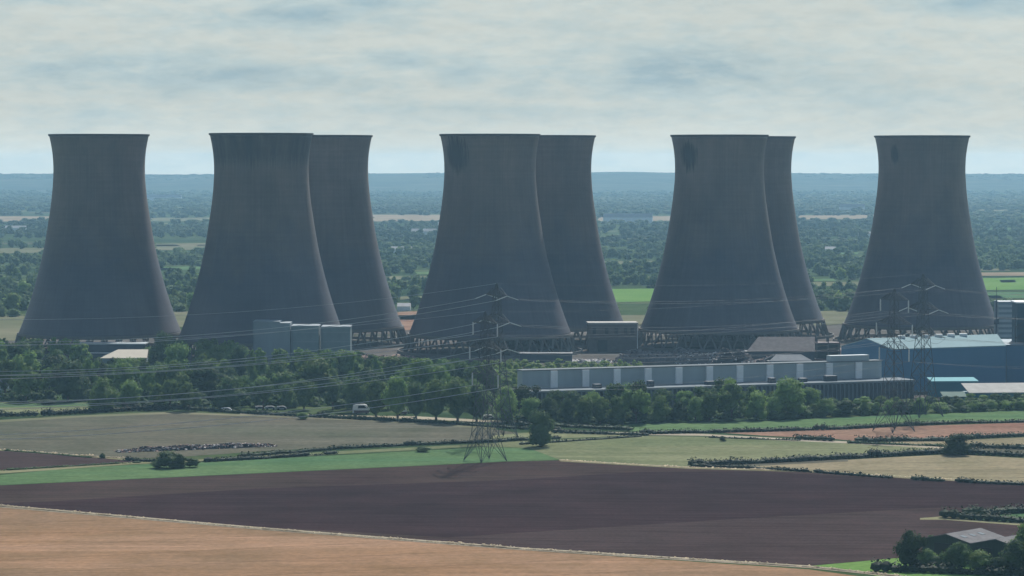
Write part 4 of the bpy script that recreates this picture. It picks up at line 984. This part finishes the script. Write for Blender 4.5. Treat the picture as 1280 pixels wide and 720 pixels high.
# undergrowth below the belts, closes the gaps between the stems
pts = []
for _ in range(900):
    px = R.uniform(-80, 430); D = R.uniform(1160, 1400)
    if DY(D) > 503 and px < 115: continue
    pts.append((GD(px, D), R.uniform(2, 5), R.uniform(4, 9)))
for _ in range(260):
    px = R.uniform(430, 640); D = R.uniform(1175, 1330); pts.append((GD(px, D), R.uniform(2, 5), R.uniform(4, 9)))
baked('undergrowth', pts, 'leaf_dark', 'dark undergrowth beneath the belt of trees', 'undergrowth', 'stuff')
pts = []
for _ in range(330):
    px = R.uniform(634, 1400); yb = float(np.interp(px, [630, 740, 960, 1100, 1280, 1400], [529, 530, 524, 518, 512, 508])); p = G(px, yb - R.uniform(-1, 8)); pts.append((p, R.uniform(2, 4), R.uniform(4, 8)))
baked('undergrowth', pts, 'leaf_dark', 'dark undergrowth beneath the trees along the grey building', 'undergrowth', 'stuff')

# --- the wooded plain beyond the towers
FARLIB = [crown_arrays(700 + i, 'low', 70, .13) for i in range(6)]
MIDLIB = [crown_arrays(800 + i, 'low', 260, .07) for i in range(6)]
def blocked(px, y, hpx):
    for poly, clear in KEEP:
        for yy in (y, y - hpx * clear * .5, y - hpx * clear):
            if in_poly(poly, px, yy): return True
    return False
# trees one can tell apart, seen in the gaps between the towers
GAPS = [(-40, 52, 'left of the lone tower'), (190, 262, 'between lone and dark banded towers'), (478, 545, 'between half hidden and black stained towers'),
        (742, 832, 'above the brick pump house roof'), (1000, 1085, 'left of the tower behind blue shed'), (1205, 1330, 'right of the tower behind blue shed')]
n_ind = 0
for x0, x1, wh in GAPS:
    y = 407.0; cn = 0
    while y > 345 and cn < 20:
        D = F * H / (y - YH); s = F / D; px = x0 + R.uniform(0, 8)
        gate = R.uniform(0, 1000)
        while px < x1:
            hm = R.uniform(8, 14); hp = hm * s; w_ = hp * R.uniform(.8, 1.3)
            if not behind_tower(px, D, 4) and not blocked(px, y, hp) and vnoise(px / 16 + gate, 4) > .28 and not hits_tower(GD(px, D), 60) and not (px > 1228 and y > 380):
                mt_ = R.choice(['leaf', 'leaf', 'leaf_dark', 'leaf_light'])
                sz = 'nearer' if y > 370 else 'farther'
                tree(GD(px, D), hm, hp * .0 + w_ / s, R.choice(['low', 'round']), mt_, '%s %s tree on the plain %s' % (sz, {'leaf': 'mid green', 'leaf_dark': 'dark', 'leaf_light': 'light green'}[mt_], wh), 'tree', '%s %s trees %s' % (sz, mt_.replace('_', ' '), wh), hi=False)
                cn += 1; n_ind += 1
            px += w_ * R.uniform(.8, 1.5)
        y -= R.uniform(4.5, 9) if y > 360 else R.uniform(4, 6)
print('individual far trees', n_ind)
# woods and hedgerow lines that read as masses
near_pts, far_pts = [], []
y = 414.0; row = 0
while y > 241:
    D = F * H / (y - YH); s = F / D; row += 1
    step = 5.0 if D < 4000 else 6.5 if D < 6500 else 11.0
    x = -700 / F * D - 60; xe = 720 / F * D + 60; ph_ = R.uniform(0, 1000); th = .20 + .2 * math.sin(row * 1.7)
    if y < 320: th = .22
    if y < 272: th = .12
    while x < xe:
        px = 640 + x / D * F
        hm = R.uniform(5.5, 11.5) if D < 6000 else R.uniform(7, 10)
        big_ = vnoise(x / 190 + ph_, 6); 
        if y > 345 and any(a - 6 < px < b_ + 6 for a, b_, _ in GAPS) and R.random() < .3: x += step; continue
        if big_ > th and not blocked(px, y, hm * s) and not (y > 395 and not (px < 60)) and not hits_tower(Vector((x, D, 0)), 62):
            dd = D + R.uniform(-.5, .5) * D * D / (F * H) * 4
            (near_pts if D < 3400 else far_pts).append((Vector((x + R.uniform(-3, 3), dd, 0)), hm, R.uniform(9, 15) * (1 if D < 4500 else 1.7 if D < 6500 else 2.6)))
        x += step * R.uniform(.7, 1.3)
    y -= 6.5 if y > 340 else 4.4 if y > 300 else 3.2 if y > 268 else 2.0
# ridge-top wood
for _ in range(1500):
    x = R.uniform(-3200, 3200)
    if vnoise(x / 420, 12) < .35: continue
    yy = R.uniform(10300, 10950); j = int((x + 7600) / 15200 * 899)
    tt = min(1, max(0, (yy - start[j]) / (10900 - start[j]))); tt = tt * tt * (3 - 2 * tt)
    far_pts.append((Vector((x, yy, crest[j] * tt - 3)), R.uniform(5, 8), R.uniform(26, 50)))
print('baked', len(near_pts), len(far_pts))
baked('woods', near_pts, 'leaf_far', 'mottled green woods and hedgerows on the plain behind the towers', 'woods', 'stuff', lib=MIDLIB)
baked('far_woods', far_pts, 'leaf_haze', 'hazy blue green woods reaching back to the ridge', 'woods', 'stuff', lib=FARLIB)
